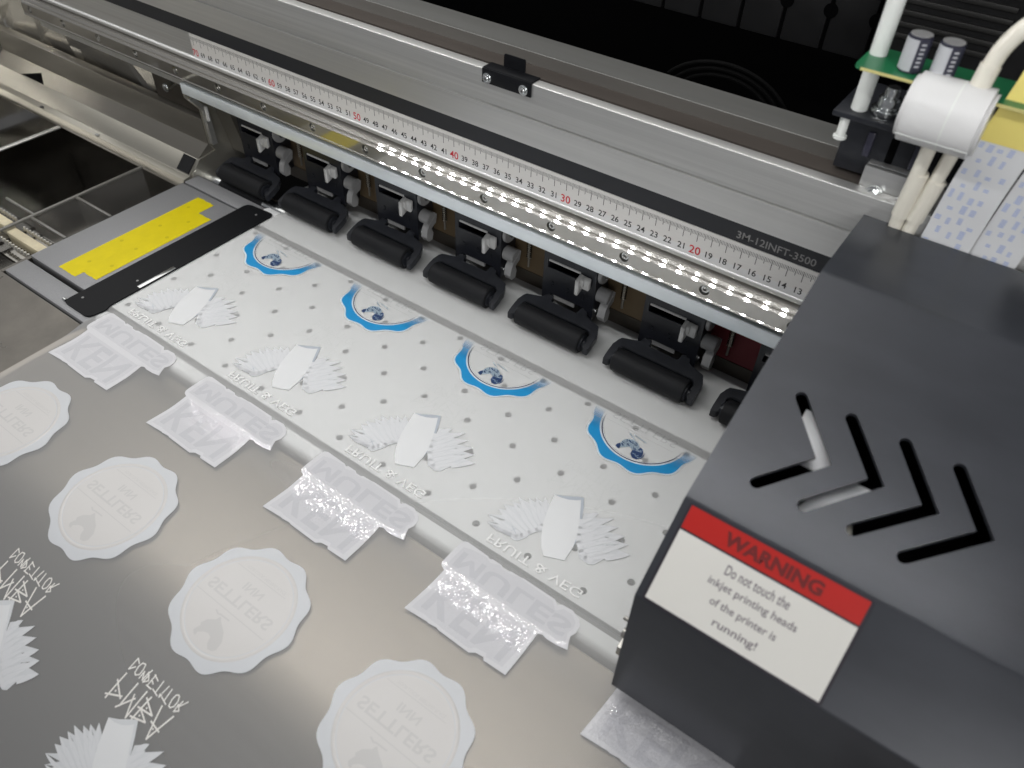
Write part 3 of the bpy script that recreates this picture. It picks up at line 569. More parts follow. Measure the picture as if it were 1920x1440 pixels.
# faceted polished panels at the far left
rnd=random.Random(3)
def facet_panel(name,x0,x1,z0,z1,y,nx,nz,lab,amp=.5,axis='y'):
    bm=B(); g=[[None]*(nz+1) for _ in range(nx+1)]
    for i in range(nx+1):
        for k in range(nz+1):
            u=x0+(x1-x0)*(i+(rnd.uniform(-.35,.35) if 0<i<nx else 0))/nx; z=z0+(z1-z0)*(k+(rnd.uniform(-.35,.35) if 0<k<nz else 0))/nz; dd=rnd.uniform(-amp,amp)
            g[i][k]=bm.verts.new((u,y+dd,z) if axis=='y' else (y+dd,u,z))
    for i in range(nx):
        for k in range(nz):
            q=[g[i][k],g[i+1][k],g[i+1][k+1],g[i][k+1]]
            if rnd.random()<.5: bm.faces.new(q[:3]); bm.faces.new((q[0],q[2],q[3]))
            else: bm.faces.new((q[0],q[1],q[3])); bm.faces.new(q[1:])
    o=obj(name,bm,'facet',loc=((x0+x1)/2,y,z0) if axis=='y' else (y,(x0+x1)/2,z0),smooth=False); return tag(o,lab,'panel')
facet_panel('crinkled_panel',-112,-72.6,-1,9.5,14.3,12,4,'pale crinkled metal back panel below the rail at far left')
facet_panel('crinkled_panel',-40,14.3,-6,12,-112,10,5,'pale crinkled metal end panel at the far left edge',.5,'x')
# waste tray
wt=thing('waste_tray','dark mirror polished waste tray left of the platen','tray',(-90,0,-6))
b=B(); box(b,-111,-72.4,-10.2,8.2,-7.2,-6.8); obj('tray_floor',b,'mirror',wt,smooth=False)
b=B(); box(b,-111,-72.4,8.0,8.25,-6.8,-.62); obj('tray_back_wall',b,'mirror',wt,smooth=False)
b=B(); box(b,-72.75,-72.35,-10.2,8.2,-6.8,-.5); obj('tray_side_wall',b,'dark_steel',wt,smooth=False)
b=B(); box(b,-93.4,-93.0,-10,7.95,-6.8,-.7); obj('tray_divider',b,'mirror',wt,smooth=False)
b=B(); box(b,-93.5,-92.9,-10,7.95,-.698,-.55,.04); obj('divider_edge',b,'alu_smooth',wt)
b=B(); box(b,-111,-72.4,-10.6,-10.25,-7,-.4); obj('tray_front_wall',b,'dark_steel',wt,smooth=False)
ac=thing('acrylic_cover','clear acrylic divider plates standing over the waste tray','divider',(-78,0,-1.6))
b=B(); box(b,-78.75,-78.45,-8.2,8.1,-.62,-.42,.03); box(b,-78.45,-72.9,.5,.75,-.66,-.45,.03); box(b,-83.5,-78.75,-3.7,-3.5,-.66,-.45,.03); box(b,-78.45,-72.9,-4.15,-3.9,-.66,-.45,.03); obj('acrylic_edge',b,'acrylic_edge',ac)
b=B(); box(b,-78.7,-78.5,-8.2,8.1,-6.7,-.63); box(b,-78.44,-72.9,.55,.7,-6.7,-.67); obj('acrylic_sheet',b,'acrylic',ac,smooth=False)
def wiper(x0,x1,y,lab):
    t=thing('wiper_block',lab,'wiper block',((x0+x1)/2,y,-1),'cream wiper blocks in the waste tray')
    b=B(); box(b,x0,x1,y-.45,y+.45,-1.6,-.5,.06); obj('cream_bar',b,'cream',t)
    n=int((x1-x0)/.52)
    for sgn,yy in ((0,y+1.0),(1,y-1.15)):
        pr=None
        for k in range(n):
            xx=x0+.35+k*(x1-x0-.5)/n
            if pr is None:
                b=B(); cyl(b,(xx,yy,-1.0),(xx,yy+.02,-.55),.17,10,.1,bev=.03); pr=obj('metal_peg',b,'peg',t,loc=(xx,yy,-1)); 
            else:
                c=pr.copy(); COL.objects.link(c); c.location=pr.location+Vector(((xx-(x0+.35))*U,0,0))
    b=B(); box(b,x0-.2,x1+.3,y-1.9,y+1.9,-2.0,-1.62); obj('holder',b,'mirror',t)
wiper(-77.9,-72.6,-6.3,'cream wiper block with metal pegs nearest the yellow tape')
wiper(-86,-79.0,-5.9,'cream wiper block with metal pegs at the left picture edge')
sb=thing('corner_bolt','shiny bolt head under the left end of the rail','bolt',(-76,12,7.2))
b=B(); cyl(b,(-76.2,11.6,7.3),(-76.2,12.4,7.3),.42,16,bev=.1); obj('bolt_head',b,'screw',sb); b=B(); cyl(b,(-76.2,12.4,7.3),(-76.2,13.9,7.3),.2,12); obj('bolt_shank',b,'screw',sb)
b=B(); box(b,-80,-72.3,12.9,13.15,5.05,8.05); o=obj('bracket_plate',b,'dark_wall',loc=(-76,13,5),smooth=False); tag(o,'dark brown plate hanging beneath the rail left of the side frame','plate')
# ================================================================== background
b=B(); box(b,-140,40,60,61,-30,75); box(b,-140,40,19.3,60,-12,-11); o=obj('rear_dark_panels',b,'void',loc=(-40,60,0),smooth=False); tag(o,'black panels coloured as the unlit space behind the gantry beam','dark panels')  # near-black panels; the darkness of the interior is put into their colour
cc=thing('cable_chain','dark grey plastic cable chain in the shadows behind the beam','cable chain',(-25,38,17))
lk=None
for k in range(8):
    x=-40+k*3.55
    if lk is None:
        b=B(); box(b,x+.12,x+3.40,36.5,38,17.2,22.5,.15); lk=obj('chain_link',b,'chain',cc,loc=(x,38,17)); 
        b=B(); cyl(b,(x,36.45,20.2),(x,36.6,20.2),.55,20); box(b,x-.22,x+.22,36.7,37.9,17.4,20.0); obj('link_pin',b,'void',lk)
    else:
        c=lk.copy(); COL.objects.link(c); c.location.x=lk.location.x+3.55*k*U
        for q in lk.children:
            d=q.copy(); COL.objects.link(d); d.parent=c
vn=thing('vent_panel','grey louvred vent panel behind the circuit board','vent',(-12,31,22))
b=B(); box(b,-17.5,-4,31,31.3,19.5,26.5); obj('panel',b,'chain',vn,smooth=False)
sl=None
for k in range(6):
    z=21.3+k*.75
    b=B(); box(b,-16.6,-9.5,30.75,31.0,z,z+.34,.05); obj('louvre',b,'vent',vn)
bc=thing('braided_cable','faint black braided cable curling in the dark behind the beam','cable',(-24,26,14))
b=B()
for rr in (3.2,3.7,4.2):
    tube(b,[(-25.5+rr*1.3*math.cos(t),26,14.6+rr*.9*math.sin(t)) for t in np.linspace(.35,2.6,24)],.14,8)
obj('braid',b,'braid',bc)
# ================================================================== carriage
P0=(11.65,18.3);P1=(5.36,18.3);P2=(-7.5,13.3);P3=(-11.1,9.87);P4=(-11.1,1.0)
CXL,CXR=-11.05,9.0
cg=thing('print_carriage','large dark grey print head carriage with chevron slots and warning label','carriage',(-2,0,8))
def lerp(a,b,t): return (a[0]+(b[0]-a[0])*t,a[1]+(b[1]-a[1])*t)
L12=math.hypot(P2[0]-P1[0],P2[1]-P1[1])
d12=((P2[0]-P1[0])/L12,(P2[1]-P1[1])/L12); n12=(-d12[1]*-1,0)
def off(p,q,t,o): # point on p->q, pushed inward by o
    L=math.hypot(q[0]-p[0],q[1]-p[1]); d=((q[0]-p[0])/L,(q[1]-p[1])/L); pt=(p[0]+d[0]*t,p[1]+d[1]*t)
    return (pt[0]-d[1]*o*-1*-1 if False else pt[0]+d[1]*-o*-1, pt[1]-d[0]*-o*-1) if False else (pt[0]-d[1]*o, pt[1]+d[0]*o)
T=.25
A=.75
# inner normal: for p->q heading -y, left-hand normal (-dz, dy) points down/inside
top=[P0,P1,lerp(P1,P2,A/L12),off(P1,P2,A,T),(P1[0]-.05,P1[1]-T),(P0[0],P0[1]-T)]
b=B(); prism_x(b,top,CXL,CXR,.22,5,[1]); obj('top_cover',b,'carriage',cg,angle=50)
q=lerp(P1,P2,1-A/L12)
fr=[q,P2,P3,P4,(P4[0]+T,P4[1]),(P3[0]+T,P3[1]-.1),(P2[0]+.1,P2[1]-T*1.2),off(P1,P2,L12-A,T)]
b=B(); prism_x(b,fr,CXL,CXR,.10,4,[1,2]); obj('nose_cover',b,'carriage',cg,angle=50)
ch=[[(-8.86,6.91),(-6.7,9.33),(-8.72,11.68)],[(-6.53,6.85),(-4.45,9.17),(-6.56,11.63)],[(-4.12,6.88),(-2.16,9.2),(-4.42,11.6)],[(-1.82,6.93),(.03,9.21),(-2.27,11.66)]]
def thick(pl,wd):
    a,m,c=[Vector(p) for p in pl]; out=[]
    d1=(m-a).normalized(); d2=(c-m).normalized(); n1=Vector((-d1.y,d1.x)); n2=Vector((-d2.y,d2.x)); nm=(n1+n2).normalized(); k=1/max(.3,nm.dot(n1))
    h=wd/2
    def cap(p,d,n,s): return [p+n*h*s*math.cos(t)+d*h*math.sin(t) for t in np.linspace(0,math.pi,7)]
    s0=[p for p in cap(a,-d1,n1,-1)]; e0=cap(c,d2,n2,1)
    return [tuple(p) for p in s0]+[tuple(m+nm*h*k)]+[tuple(p) for p in e0]+[tuple(m-nm*h*k)]
slots=[thick(c,.55) for c in ch]
b=curve_mesh([(CXL,A),(CXR,A),(CXR,L12-A),(CXL,L12-A)],slots,T)
# local (x, s, z): s runs down the slope from P1; outward normal is up
mx=Matrix(((1,0,0,0),(0,d12[0],0,P1[0]),(0,d12[1],0,P1[1]),(0,0,0,1)))
for v in b.verts:
    x,s,z=v.co; zz=(z-T/2); nrm=(d12[1]*-1*-1,0)
    ny,nz=(d12[1],-d12[0]) # outward (up)
    v.co=Vector((x,P1[0]+d12[0]*s+ny*zz*1.0,P1[1]+d12[1]*s+nz*zz))
obj('front_panel',b,'carriage',cg,smooth=False)
side=[P0,P1,P2,P3,P4,(-10.2,1.0),(8.6,4.5),(9.6,12.2),(11.4,12.2)]
b=B(); prism_x(b,[(y*.985+.0,z-.3) for y,z in side],CXL+.02,CXL+.2); obj('side_panel',b,'carriage',cg,smooth=False)
b=B(); prism_x(b,[(y*.985+.0,z-.3) for y,z in side],CXR-.2,CXR-.02); obj('side_panel',b,'carriage',cg,smooth=False)
b=B(); box(b,-10.7,8.9,-10.6,8.5,1.2,1.5); obj('base_plate',b,'dark_wall',cg,smooth=False)
b=B(); prism_x(b,[(8.2,13.9),(-6.6,8.6),(-6.6,8.4),(8.2,8.4)],-10.7,8.9); obj('light_block',b,'void',cg,smooth=False)  # added black filler that keeps light out of the carriage interior
# things seen through the slots
def onface(x,s,h): return (x,P1[0]+d12[0]*s+d12[1]*h,P1[1]+d12[1]*s-d12[0]*h)
def strip3(pts,wd,th=.05):
    bm=B(); prev=None; rows=[]
    for i,p in enumerate(pts):
        p=Vector(p); rows.append([bm.verts.new(p+Vector((sx*wd/2,0,0))) for sx in (-1,1)])
    for i in range(len(rows)-1): bm.faces.new((rows[i][0],rows[i][1],rows[i+1][1],rows[i+1][0]))
    r=bmesh.ops.extrude_face_region(bm,geom=bm.faces[:]); bmesh.ops.translate(bm,verts=[g for g in r['geom'] if isinstance(g,bmesh.types.BMVert)],vec=(0,0,-th)); return bm
b=strip3([onface(-7.55,6.9,-.9),onface(-7.5,8.0,-.75),onface(-7.2,9.6,-.8)],1.9); obj('inner_ribbon',b,'ribbon',cg)
b=strip3([onface(-5.3,9.3,-.7),onface(-5.4,10.6,-.6),onface(-5.9,11.8,-.8)],2.0); obj('inner_ribbon',b,'ribbon',cg)
b=B(); cyl(b,onface(-4.75,11.2,-1.0),onface(-4.5,12.0,-.7),.3,14); obj('inner_tube',b,'tube_white',cg)
# warning label on the nose
L23=math.hypot(P3[0]-P2[0],P3[1]-P2[1]); d23=((P3[0]-P2[0])/L23,(P3[1]-P2[1])/L23)
def nose(h): # x right, y up the slope (towards P2), origin at P2
    return frame((0,P2[0]+d23[1]*h,P2[1]-d23[0]*h),(1,0,0),(0,-d23[0],-d23[1]))
wl=obj('warning_label',(lambda bm:(poly(bm,round_poly([(-10.72,-4.93),(-2.46,-4.93),(-2.46,.02-.12),(-10.72,.02-.12)],.15),.012,.03,mx=nose(0)),bm)[1])(B()),'label_black',cg,smooth=False)
b=B(); poly(b,[(-10.6,-1.28),(-2.6,-1.28),(-2.6,-.2),(-10.6,-.2)],.032,.04,mx=nose(0)); obj('red_header',b,'label_red',wl,smooth=False)
b=B(); poly(b,[(-10.6,-4.8),(-2.6,-4.8),(-2.6,-1.38),(-10.6,-1.38)],.032,.04,mx=nose(0)); obj('white_field',b,'label_white',wl,smooth=False)
b=text('WARNING',-8.75,-4.35,-1.06,-.42,weight=.045); bmesh.ops.transform(b,matrix=nose(.044),verts=b.verts); obj('header_lettering',b,'warn_ink',wl,smooth=False)
for k,(s,x0,x1) in enumerate((('Do not touch the',-8.1,-5.2),('inkjet printing heads',-8.55,-4.55),('of the printer is',-8.1,-5.1),('running!',-7.6,-5.6))):
    y=-1.92-k*.76
    b=text(s,x0,x1,y-.26,y+.2,weight=.012); bmesh.ops.transform(b,matrix=nose(.044),verts=b.verts); obj('text_line',b,'label_ink',wl,smooth=False)
# little metal stop at the lower left
b=B(); box(b,-11.75,-11.06,-9.6,-8.2,1.2,2.0,.06); cyl(b,(-11.75,-9.2,3.0),(-11.06,-9.2,3.0),.3,16,bev=.05); cyl(b,(-12.0,-8.8,3.6),(-11.06,-8.8,3.6),.12,10); box(b,-11.4,-11.06,-9.6,-8.3,2.0,4.2,.05); obj('metal_stop',b,'rail',cg)
# bearing bracket on the beam side
bb=B(); box(bb,-12.05,-7.6,12.9,13.3,16.2,20.55,.08); box(bb,-12.05,-7.6,13.3,14.6,20.3,20.55,.06); bk=obj('bearing_bracket',bb,'alu_smooth',cg)
for x,z in ((-11.15,19.2),(-11.2,17.6)):
    b=B(); cyl(b,(x,12.5,z),(x,12.9,z),.5,20,bev=.08); cyl(b,(x,12.35,z),(x,12.5,z),.34,6); obj('bracket_bolt',b,'screw',bk)
b=B(); poly(b,round_poly([(-11.05,11.5),(-9.75,11.5),(-9.6,12.9),(-8.1,13.0),(-8.1,14.0),(-10.2,15.6),(-11.05,15.2)],.3),18.06,18.29,.05); obj('top_tab',b,'carriage',cg)
b=B(); box(b,-13.9,-6.5,13.8,16.5,19.5,22.99,.1); hb=obj('motor_block',b,'dark_wall',cg); hb.data.materials[0]=M['yoke_plastic']
for k in range(4):
    b=B(); box(b,-12.6+k*1.25,-12.2+k*1.25,13.65,13.85,20.6,22.0,.08); obj('connector_slot',b,'void' if k%2 else 'cap_dark',hb)
# electronics deck
b=B(); box(b,-14.4,-7.2,12.0,17.0,23.0,23.3,.05); dk=obj('electronics_deck',b,'yoke_plastic',cg)
def rod(x,y,z0,z1,r): 
    b=B(); cyl(b,(x,y,z0),(x,y,z1),r,24,bev=.04); return b
b=rod(-13.35,12.9,23.3,26.0,.42); cyl(b,(-13.35,12.9,26.0),(-13.35,12.9,34),.43,24); obj('standoff',b,'nylon',cg)
b=rod(-13.75,12.5,21.8,23.0,.25); cyl(b,(-13.75,12.5,21.75),(-13.75,12.5,21.9),.36,14); obj('standoff_foot',b,'nylon',cg)
b=B(); poly(b,round_poly([(-13.85,10.7),(-3.5,10.7),(-3.5,13.9),(-13.85,13.9)],.45),26.03,26.17); pc=obj('circuit_board',b,'pcb',cg)
b=B(); box(b,-13.5,-3.9,10.66,10.698,26.03,26.17); obj('board_edge',b,'pcb_edge',pc,smooth=False)
for x,y in ((-11.55,11.85),(-10.1,11.85)):
    h=27.85; rr=.56
    b=B(); cyl(b,(x,y,26.17),(x,y,h),rr,28,bev=.07); cp=obj('capacitor',b,'cap_dark',pc,loc=(x,y,26.2),angle=50)
    sl=B()
    n=16; ang=np.linspace(math.radians(170),math.radians(282),n)
    r0=[sl.verts.new((x+(rr+.012)*math.cos(t),y+(rr+.012)*math.sin(t),26.28)) for t in ang]; r1=[sl.verts.new((x+(rr+.012)*math.cos(t),y+(rr+.012)*math.sin(t),h-.12)) for t in ang]
    for i in range(n-1): sl.faces.new((r0[i],r0[i+1],r1[i+1],r1[i]))
    obj('sleeve_stripe',sl,'cap_sleeve',cp)
    b=B(); cyl(b,(x,y,h-.01),(x,y,h+.03),rr-.06,24); obj('cap_top',b,'clip_grey',cp)
    b=B()
    for k in range(6):
        z=26.5+k*.2; t0=math.radians(296)
        vs=[b.verts.new((x+(rr+.012)*math.cos(t),y+(rr+.012)*math.sin(t),zz)) for t,zz in ((t0,z),(t0+.4,z),(t0+.4,z+.08),(t0,z+.08))]; b.faces.new(vs)
    obj('sleeve_print',b,'cap_sleeve',cp,kind='stuff')
b=B(); cyl(b,(-12.1,13.4,23.3),(-12.1,13.4,23.65),.8,24,bev=.1); cyl(b,(-12.1,13.4,23.65),(-12.1,13.4,24.2),.6,20,bev=.1); cyl(b,(-12.1,13.4,24.2),(-12.1,13.4,24.65),.4,20,bev=.06); obj('deck_fitting',b,'screw',cg)
b=B(); cyl(b,(-10.95,11.0,24.95),(-7.3,11.0,24.95),1.62,48,bev=.2); dm=obj('ink_damper',b,'white_plastic',cg,angle=40)
b=B(); box(b,-10.8,-7.45,9.62,9.68,24.05,24.09); cyl(b,(-8.9,11.0,24.95),(-8.82,11.0,24.95),1.628,48); obj('mould_seam',b,'nylon',dm)
def hose(name,pts,r,parent=cg,m='tube_white'):
    b=B(); tube(b,smooth_pts(pts,8),r,16); return obj(name,b,m,parent,angle=60)
hose('ink_tube',[(-8.3,11.2,26.3),(-8.25,11.3,27.2),(-8.0,11.5,28.4),(-7.3,11.7,29.5),(-6.0,11.9,30.3),(-3.5,12.0,30.8)],.40)
b=B(); cyl(b,(-8.31,11.2,26.2),(-8.22,11.35,27.5),.46,20,bev=.06); obj('tube_sleeve',b,'tube_white',cg)
hose('ink_tube',[(-9.35,12.0,18.0),(-9.35,11.9,20),(-9.25,11.5,23.6)],.36)
hose('ink_tube',[(-8.65,12.0,18.0),(-8.5,12.0,20),(-8.15,11.7,23.6)],.36)
b=B(); cyl(b,(-9.33,11.97,18.9),(-9.22,11.8,21.6),.46,20,bev=.05); obj('tube_sleeve',b,'tube_white',cg)
b=B(); cyl(b,(-8.6,12.0,18.9),(-8.3,11.95,21.4),.46,20,bev=.05); obj('tube_sleeve',b,'tube_white',cg)
# ribbon cables
def ribbon(pts,x0,wd,m='ribbon',name='ribbon_cable'):
    P=smooth_pts(pts,8); bm=B(); rows=[]
    for p in P: rows.append([bm.verts.new((p.x+dx,p.y,p.z)) for dx in (0,wd)])
    for i in range(len(rows)-1): bm.faces.new((rows[i][0],rows[i][1],rows[i+1][1],rows[i+1][0]))
    r=bmesh.ops.extrude_face_region(bm,geom=bm.faces[:]); bmesh.ops.translate(bm,verts=[g for g in r['geom'] if isinstance(g,bmesh.types.BMVert)],vec=(0,.07,0))
    return P,bm
def make_ribbon(pts,wd,seed,tape):
    P,bm=ribbon(pts,0,wd); ro=obj('ribbon_cable',bm,'ribbon',cg,angle=60)
    rr=random.Random(seed); pr=B(); Ls=[0]
    for i in range(1,len(P)): Ls.append(Ls[-1]+(P[i]-P[i-1]).length)
    def at(s):
        for i in range(1,len(P)):
            if Ls[i]>=s:
                t=(s-Ls[i-1])/(Ls[i]-Ls[i-1]); d=(P[i]-P[i-1]).normalized(); return P[i-1].lerp(P[i],t),d
        return P[-1],(P[-1]-P[-2]).normalized()
    s=.5; row=0
    while s<Ls[-1]-.6:
        x=.25+(row%2)*.3
        while x<wd-.45:
            n=rr.choice((2,3,4,5)); sj=rr.uniform(-.12,.12); hw=rr.uniform(.09,.14)
            for k in range(n):
                p,d=at(s+sj+k*.10); nn=Vector((0,-d.z,d.y)); nn=nn if nn.y<0 else -nn
                c=p+Vector((x,0,0))+nn*.012
                for_q=[c+Vector((sx*hw,0,0))+d*sy*.026 for sx,sy in ((-1,-1),(1,-1),(1,1),(-1,1))]
                pr.faces.new([pr.verts.new(v) for v in for_q])
            x+=rr.uniform(.42,.62)
        s+=.72; row+=1
    obj('blue_print',pr,'ribbon_print',ro,smooth=False,kind='stuff')
    if tape:
        P2,tb=ribbon([at(s)[0]+Vector((-.06,-.05,0)) for s in np.linspace(*tape,5)],0,wd+.12); obj('yellow_tape',tb,'kapton',ro)
make_ribbon([(-7.95,11.75,17.6),(-7.85,11.7,19.5),(-7.55,11.4,23),(-6.9,11.6,27),(-6.5,13.2,31),(-6.2,16,35)],2.45,1,(6.6,10.2))
make_ribbon([(-5.46,11.85,17.6),(-5.36,11.8,19.5),(-5.0,11.45,23),(-4.4,11.6,27),(-3.9,13.2,31),(-3.6,16,35)],2.2,2,None)
# ================================================================== LED strip mounted above the front (out of frame)
ls=thing('led_strip','white LED strip along the raised hood edge above the apron','led strip',(-38,-8,44))
b=B(); box(b,-82,10,-8.9,-7.1,44.2,44.5); obj('strip_board',b,'led_board',ls,smooth=False)
ld=None
for k in range(41):
    x=-78+k*2.1
    if ld is None:
        b=B(); box(b,x-.11,x+.11,-8.4,-7.6,43.95,44.19,.04); ld=obj('led',b,'led',ls,loc=(x,-8,44.1))
    else:
        c=ld.copy(); COL.objects.link(c); c.location.x=ld.location.x+2.1*k*U
# ================================================================== printed stickers
P=12.1; BX=-35.363; REP=26.2
def sticker(name,label,cat,group,k,cx,s):
    y,z=wrap(s); return thing(name,label,cat,(BX+P*k+cx,y,z),group)
def part(name,bm,m,par,x0,kind=None): return obj(name,on_film(bm,x0),m,par,angle=50,kind=kind)
def shift(pts,cx,cs): return [(x+cx,y+cs) for x,y in pts]
def ringpoly(r0,r1,h0,h1,cx,cs,a0=0,a1=2*math.pi,n=72):
    bm=B(); vs=[]
    closed=abs(a1-a0-2*math.pi)<1e-6
    A=[a0+(a1-a0)*i/n for i in range(n+(0 if closed else 1))]
    rings=[[bm.verts.new((cx+r*math.cos(a),cs+r*math.sin(a),h)) for a in A] for r,h in ((r0,h0),(r0+(r1-r0)*.3,h1),(r0+(r1-r0)*.7,h1),(r1,h0))]
    N=len(A)
    for q in range(3):
        for i in range(N if closed else N-1): bm.faces.new((rings[q][i],rings[q][(i+1)%N],rings[q+1][(i+1)%N],rings[q+1][i]))
    return bm
def lobes(r0,a,n=120,ph=0): return [((r0+a*math.cos(10*(t-ph)))*math.cos(t),(r0+a*math.cos(10*(t-ph)))*math.sin(t)) for t in [2*math.pi*i/n for i in range(n)]]
def quad_strip(pl,wd,h):
    bm=B()
    for i in range(len(pl)-1):
        a=Vector((*pl[i],h)); c=Vector((*pl[i+1],h)); d=(c-a); d.normalize(); n=Vector((-d.y,d.x,0))*wd/2; e=d*wd*.3
        bm.faces.new([bm.verts.new(v) for v in (a-n-e,c-n+e,c+n+e,a+n-e)])
    return bm
SX,SS=4.345,-19.39
sl_lab={-2:'white scalloped badge sticker cut off by the left picture edge',-1:'second white scalloped badge sticker from the left on the apron',0:'third white scalloped badge sticker left of the bottom centre',1:'white scalloped badge sticker cut by the bottom picture edge'}
def make_badge(k):
    x0=BX+P*k; t=sticker('badge_sticker',sl_lab[k],'sticker','white scalloped badge stickers on the film',k,SX,SS)
    b=B(); poly(b,shift(lobes(3.96,.15),SX,SS),.004,.035,.008); part('badge_base',b,'badge',t,x0)
    b=B(); poly(b,shift([(3.05*math.cos(i*math.pi/36),3.05*math.sin(i*math.pi/36)) for i in range(72)],SX,SS),.03,.041); part('inner_disc',b,'badge_inner',t,x0)
    part('raised_ring',ringpoly(3.10,3.34,.033,.065,SX,SS),'badge_inner',t,x0)
    b=text('SETTLERS',SX-2.65,SX+2.45,SS-.22,SS+.5,True,.02)
    for v in b.verts: v.co.z=.046
    join(b,text('INN',SX-.78,SX+.68,SS+.85,SS+1.38,True,.02)); 
    for v in b.verts: v.co.z=.046
    part('lettering',b,'badge_ink',t,x0)
    b=quad_strip([(SX-2.95,SS-.6),(SX+2.75,SS-.63)],.05,.046); join(b,quad_strip([(SX-2.25,SS+1.86),(SX+1.8,SS+1.88)],.04,.046)); part('rule_line',b,'badge_ink',t,x0)
    b=text('YOUR LOCAL MEETING PLACE',SX-1.7,SX+1.6,SS+2.0,SS+2.2,True)
    for v in b.verts: v.co.z=.046
    part('small_lettering',b,'badge_ink',t,x0)
    b=B(); poly(b,shift(TR['horse_white'],SX,SS),.041,.047); join(b,quad_strip(shift(TR['horse_ear'],SX,SS),.09,.0475)); part('horse_head',b,'badge_ink',t,x0)
    return t
t0=make_badge(-2)
for k in (-1,0,1):
    c=copy_tree(t0); c.location.x+=P*(k+2)*U; c['label']=sl_lab[k]
# ---- blue badges being printed
QX,QS=4.45,6.87
bl_lab={-2:'half printed blue badge farthest left near the black clamp',-1:'half printed blue badge second from the left on the platen',0:'half printed blue badge third from the left on the platen',1:'half printed blue badge nearest the dark carriage'}
def make_blue(k):
    x0=BX+P*k; org=(x0+QX,QS,zf(QS)); t=thing('blue_badge',bl_lab[k],'sticker',org,'half printed blue badges on the platen')
    cut=lambda bm,sm:(bmesh.ops.bisect_plane(bm,geom=bm.verts[:]+bm.edges[:]+bm.faces[:],plane_co=(0,QS+sm-.75,0),plane_no=(0,1,0),clear_outer=True),bm)[1]
    def ann(pts,r,h):
        bm=B(); n=len(pts); a=[bm.verts.new((x,y,h)) for x,y in pts]; c=[bm.verts.new((QX+r*math.cos(2*math.pi*i/n),QS+r*math.sin(2*math.pi*i/n),h)) for i in range(n)]
        for i in range(n): bm.faces.new((a[i],a[(i+1)%n],c[(i+1)%n],c[i]))
        return bm
    part('white_halo',cut(ann(shift(lobes(4.06,.15),QX,QS),3.0,.008),.6),'halo_fade',t,x0)
    part('blue_rim',cut(ann(shift(lobes(3.93,.15),QX,QS),3.24,.014),.9),'cyan_fade',t,x0)
    part('dark_ring',cut(ringpoly(3.03,3.11,.013,.02,QX,QS),1.1),'ring_fade',t,x0)
    hz=lambda key,h:(lambda bm:(poly(bm,shift(TR[key],QX,QS),.006,h),bm)[1])(B())
    hd=part('horse_face',hz('hb_face',.016),'horse_mid',t,x0)
    b=hz('hb_muzzle',.018); join(b,hz('hb_mane',.018)); join(b,hz('hb_cres',.018)); part('horse_mane',b,'navy',t,x0)
    def inside(p,pg):
        r=False
        for a in range(len(pg)):
            x1,y1=pg[a]; x2,y2=pg[a-1]
            if (y1>p[1])!=(y2>p[1]) and p[0]<(x2-x1)*(p[1]-y1)/(y2-y1)+x1: r=not r
        return r
    rs=random.Random(5)
    def strokes(key,n,ang,ln,wd,h):
        pg=[tuple(p) for p in TR[key]]; xs=[p[0] for p in pg]; ys=[p[1] for p in pg]; bm=B(); c=0
        while c<n:
            p=(rs.uniform(min(xs),max(xs)),rs.uniform(min(ys),max(ys))); a=ang+rs.uniform(-.5,.5); e=(p[0]+ln*math.cos(a),p[1]+ln*math.sin(a)); m_=(p[0]+ln*.5*math.cos(a)+.03,p[1]+ln*.5*math.sin(a)-.03)
            if inside(p,pg) and inside(e,pg): join(bm,quad_strip(shift([p,m_,e],QX,QS),wd,h+c*.0001)); c+=1
        return bm
    part('horse_marking',strokes('hb_face',16,-.7,.22,.055,.0175),'navy',t,x0,'stuff')
    part('mane_highlight',strokes('hb_mane',9,.5,.26,.04,.0195),'horse_mid',t,x0,'stuff')
    b=quad_strip(shift(TR['hb_e1'],QX,QS),.07,.016); join(b,quad_strip(shift(TR['hb_e2'],QX,QS),.06,.016)); part('horse_ear',b,'horse_mid',t,x0)
    b=text('SETTLERS',QX-2.6,QX+2.45,QS-.25,QS+.45,True,0)
    for v in b.verts: v.co.z=.012
    join(b,quad_strip([(QX-2.8,QS-.62),(QX+2.5,QS-.62)],.04,.012)); part('faint_lettering',b,'faint_grey',t,x0)
    return t
t0=make_blue(-2)
for k in (-1,0,1):
    c=copy_tree(t0); c.location.x+=P*(k+2)*U; c['label']=bl_lab[k]
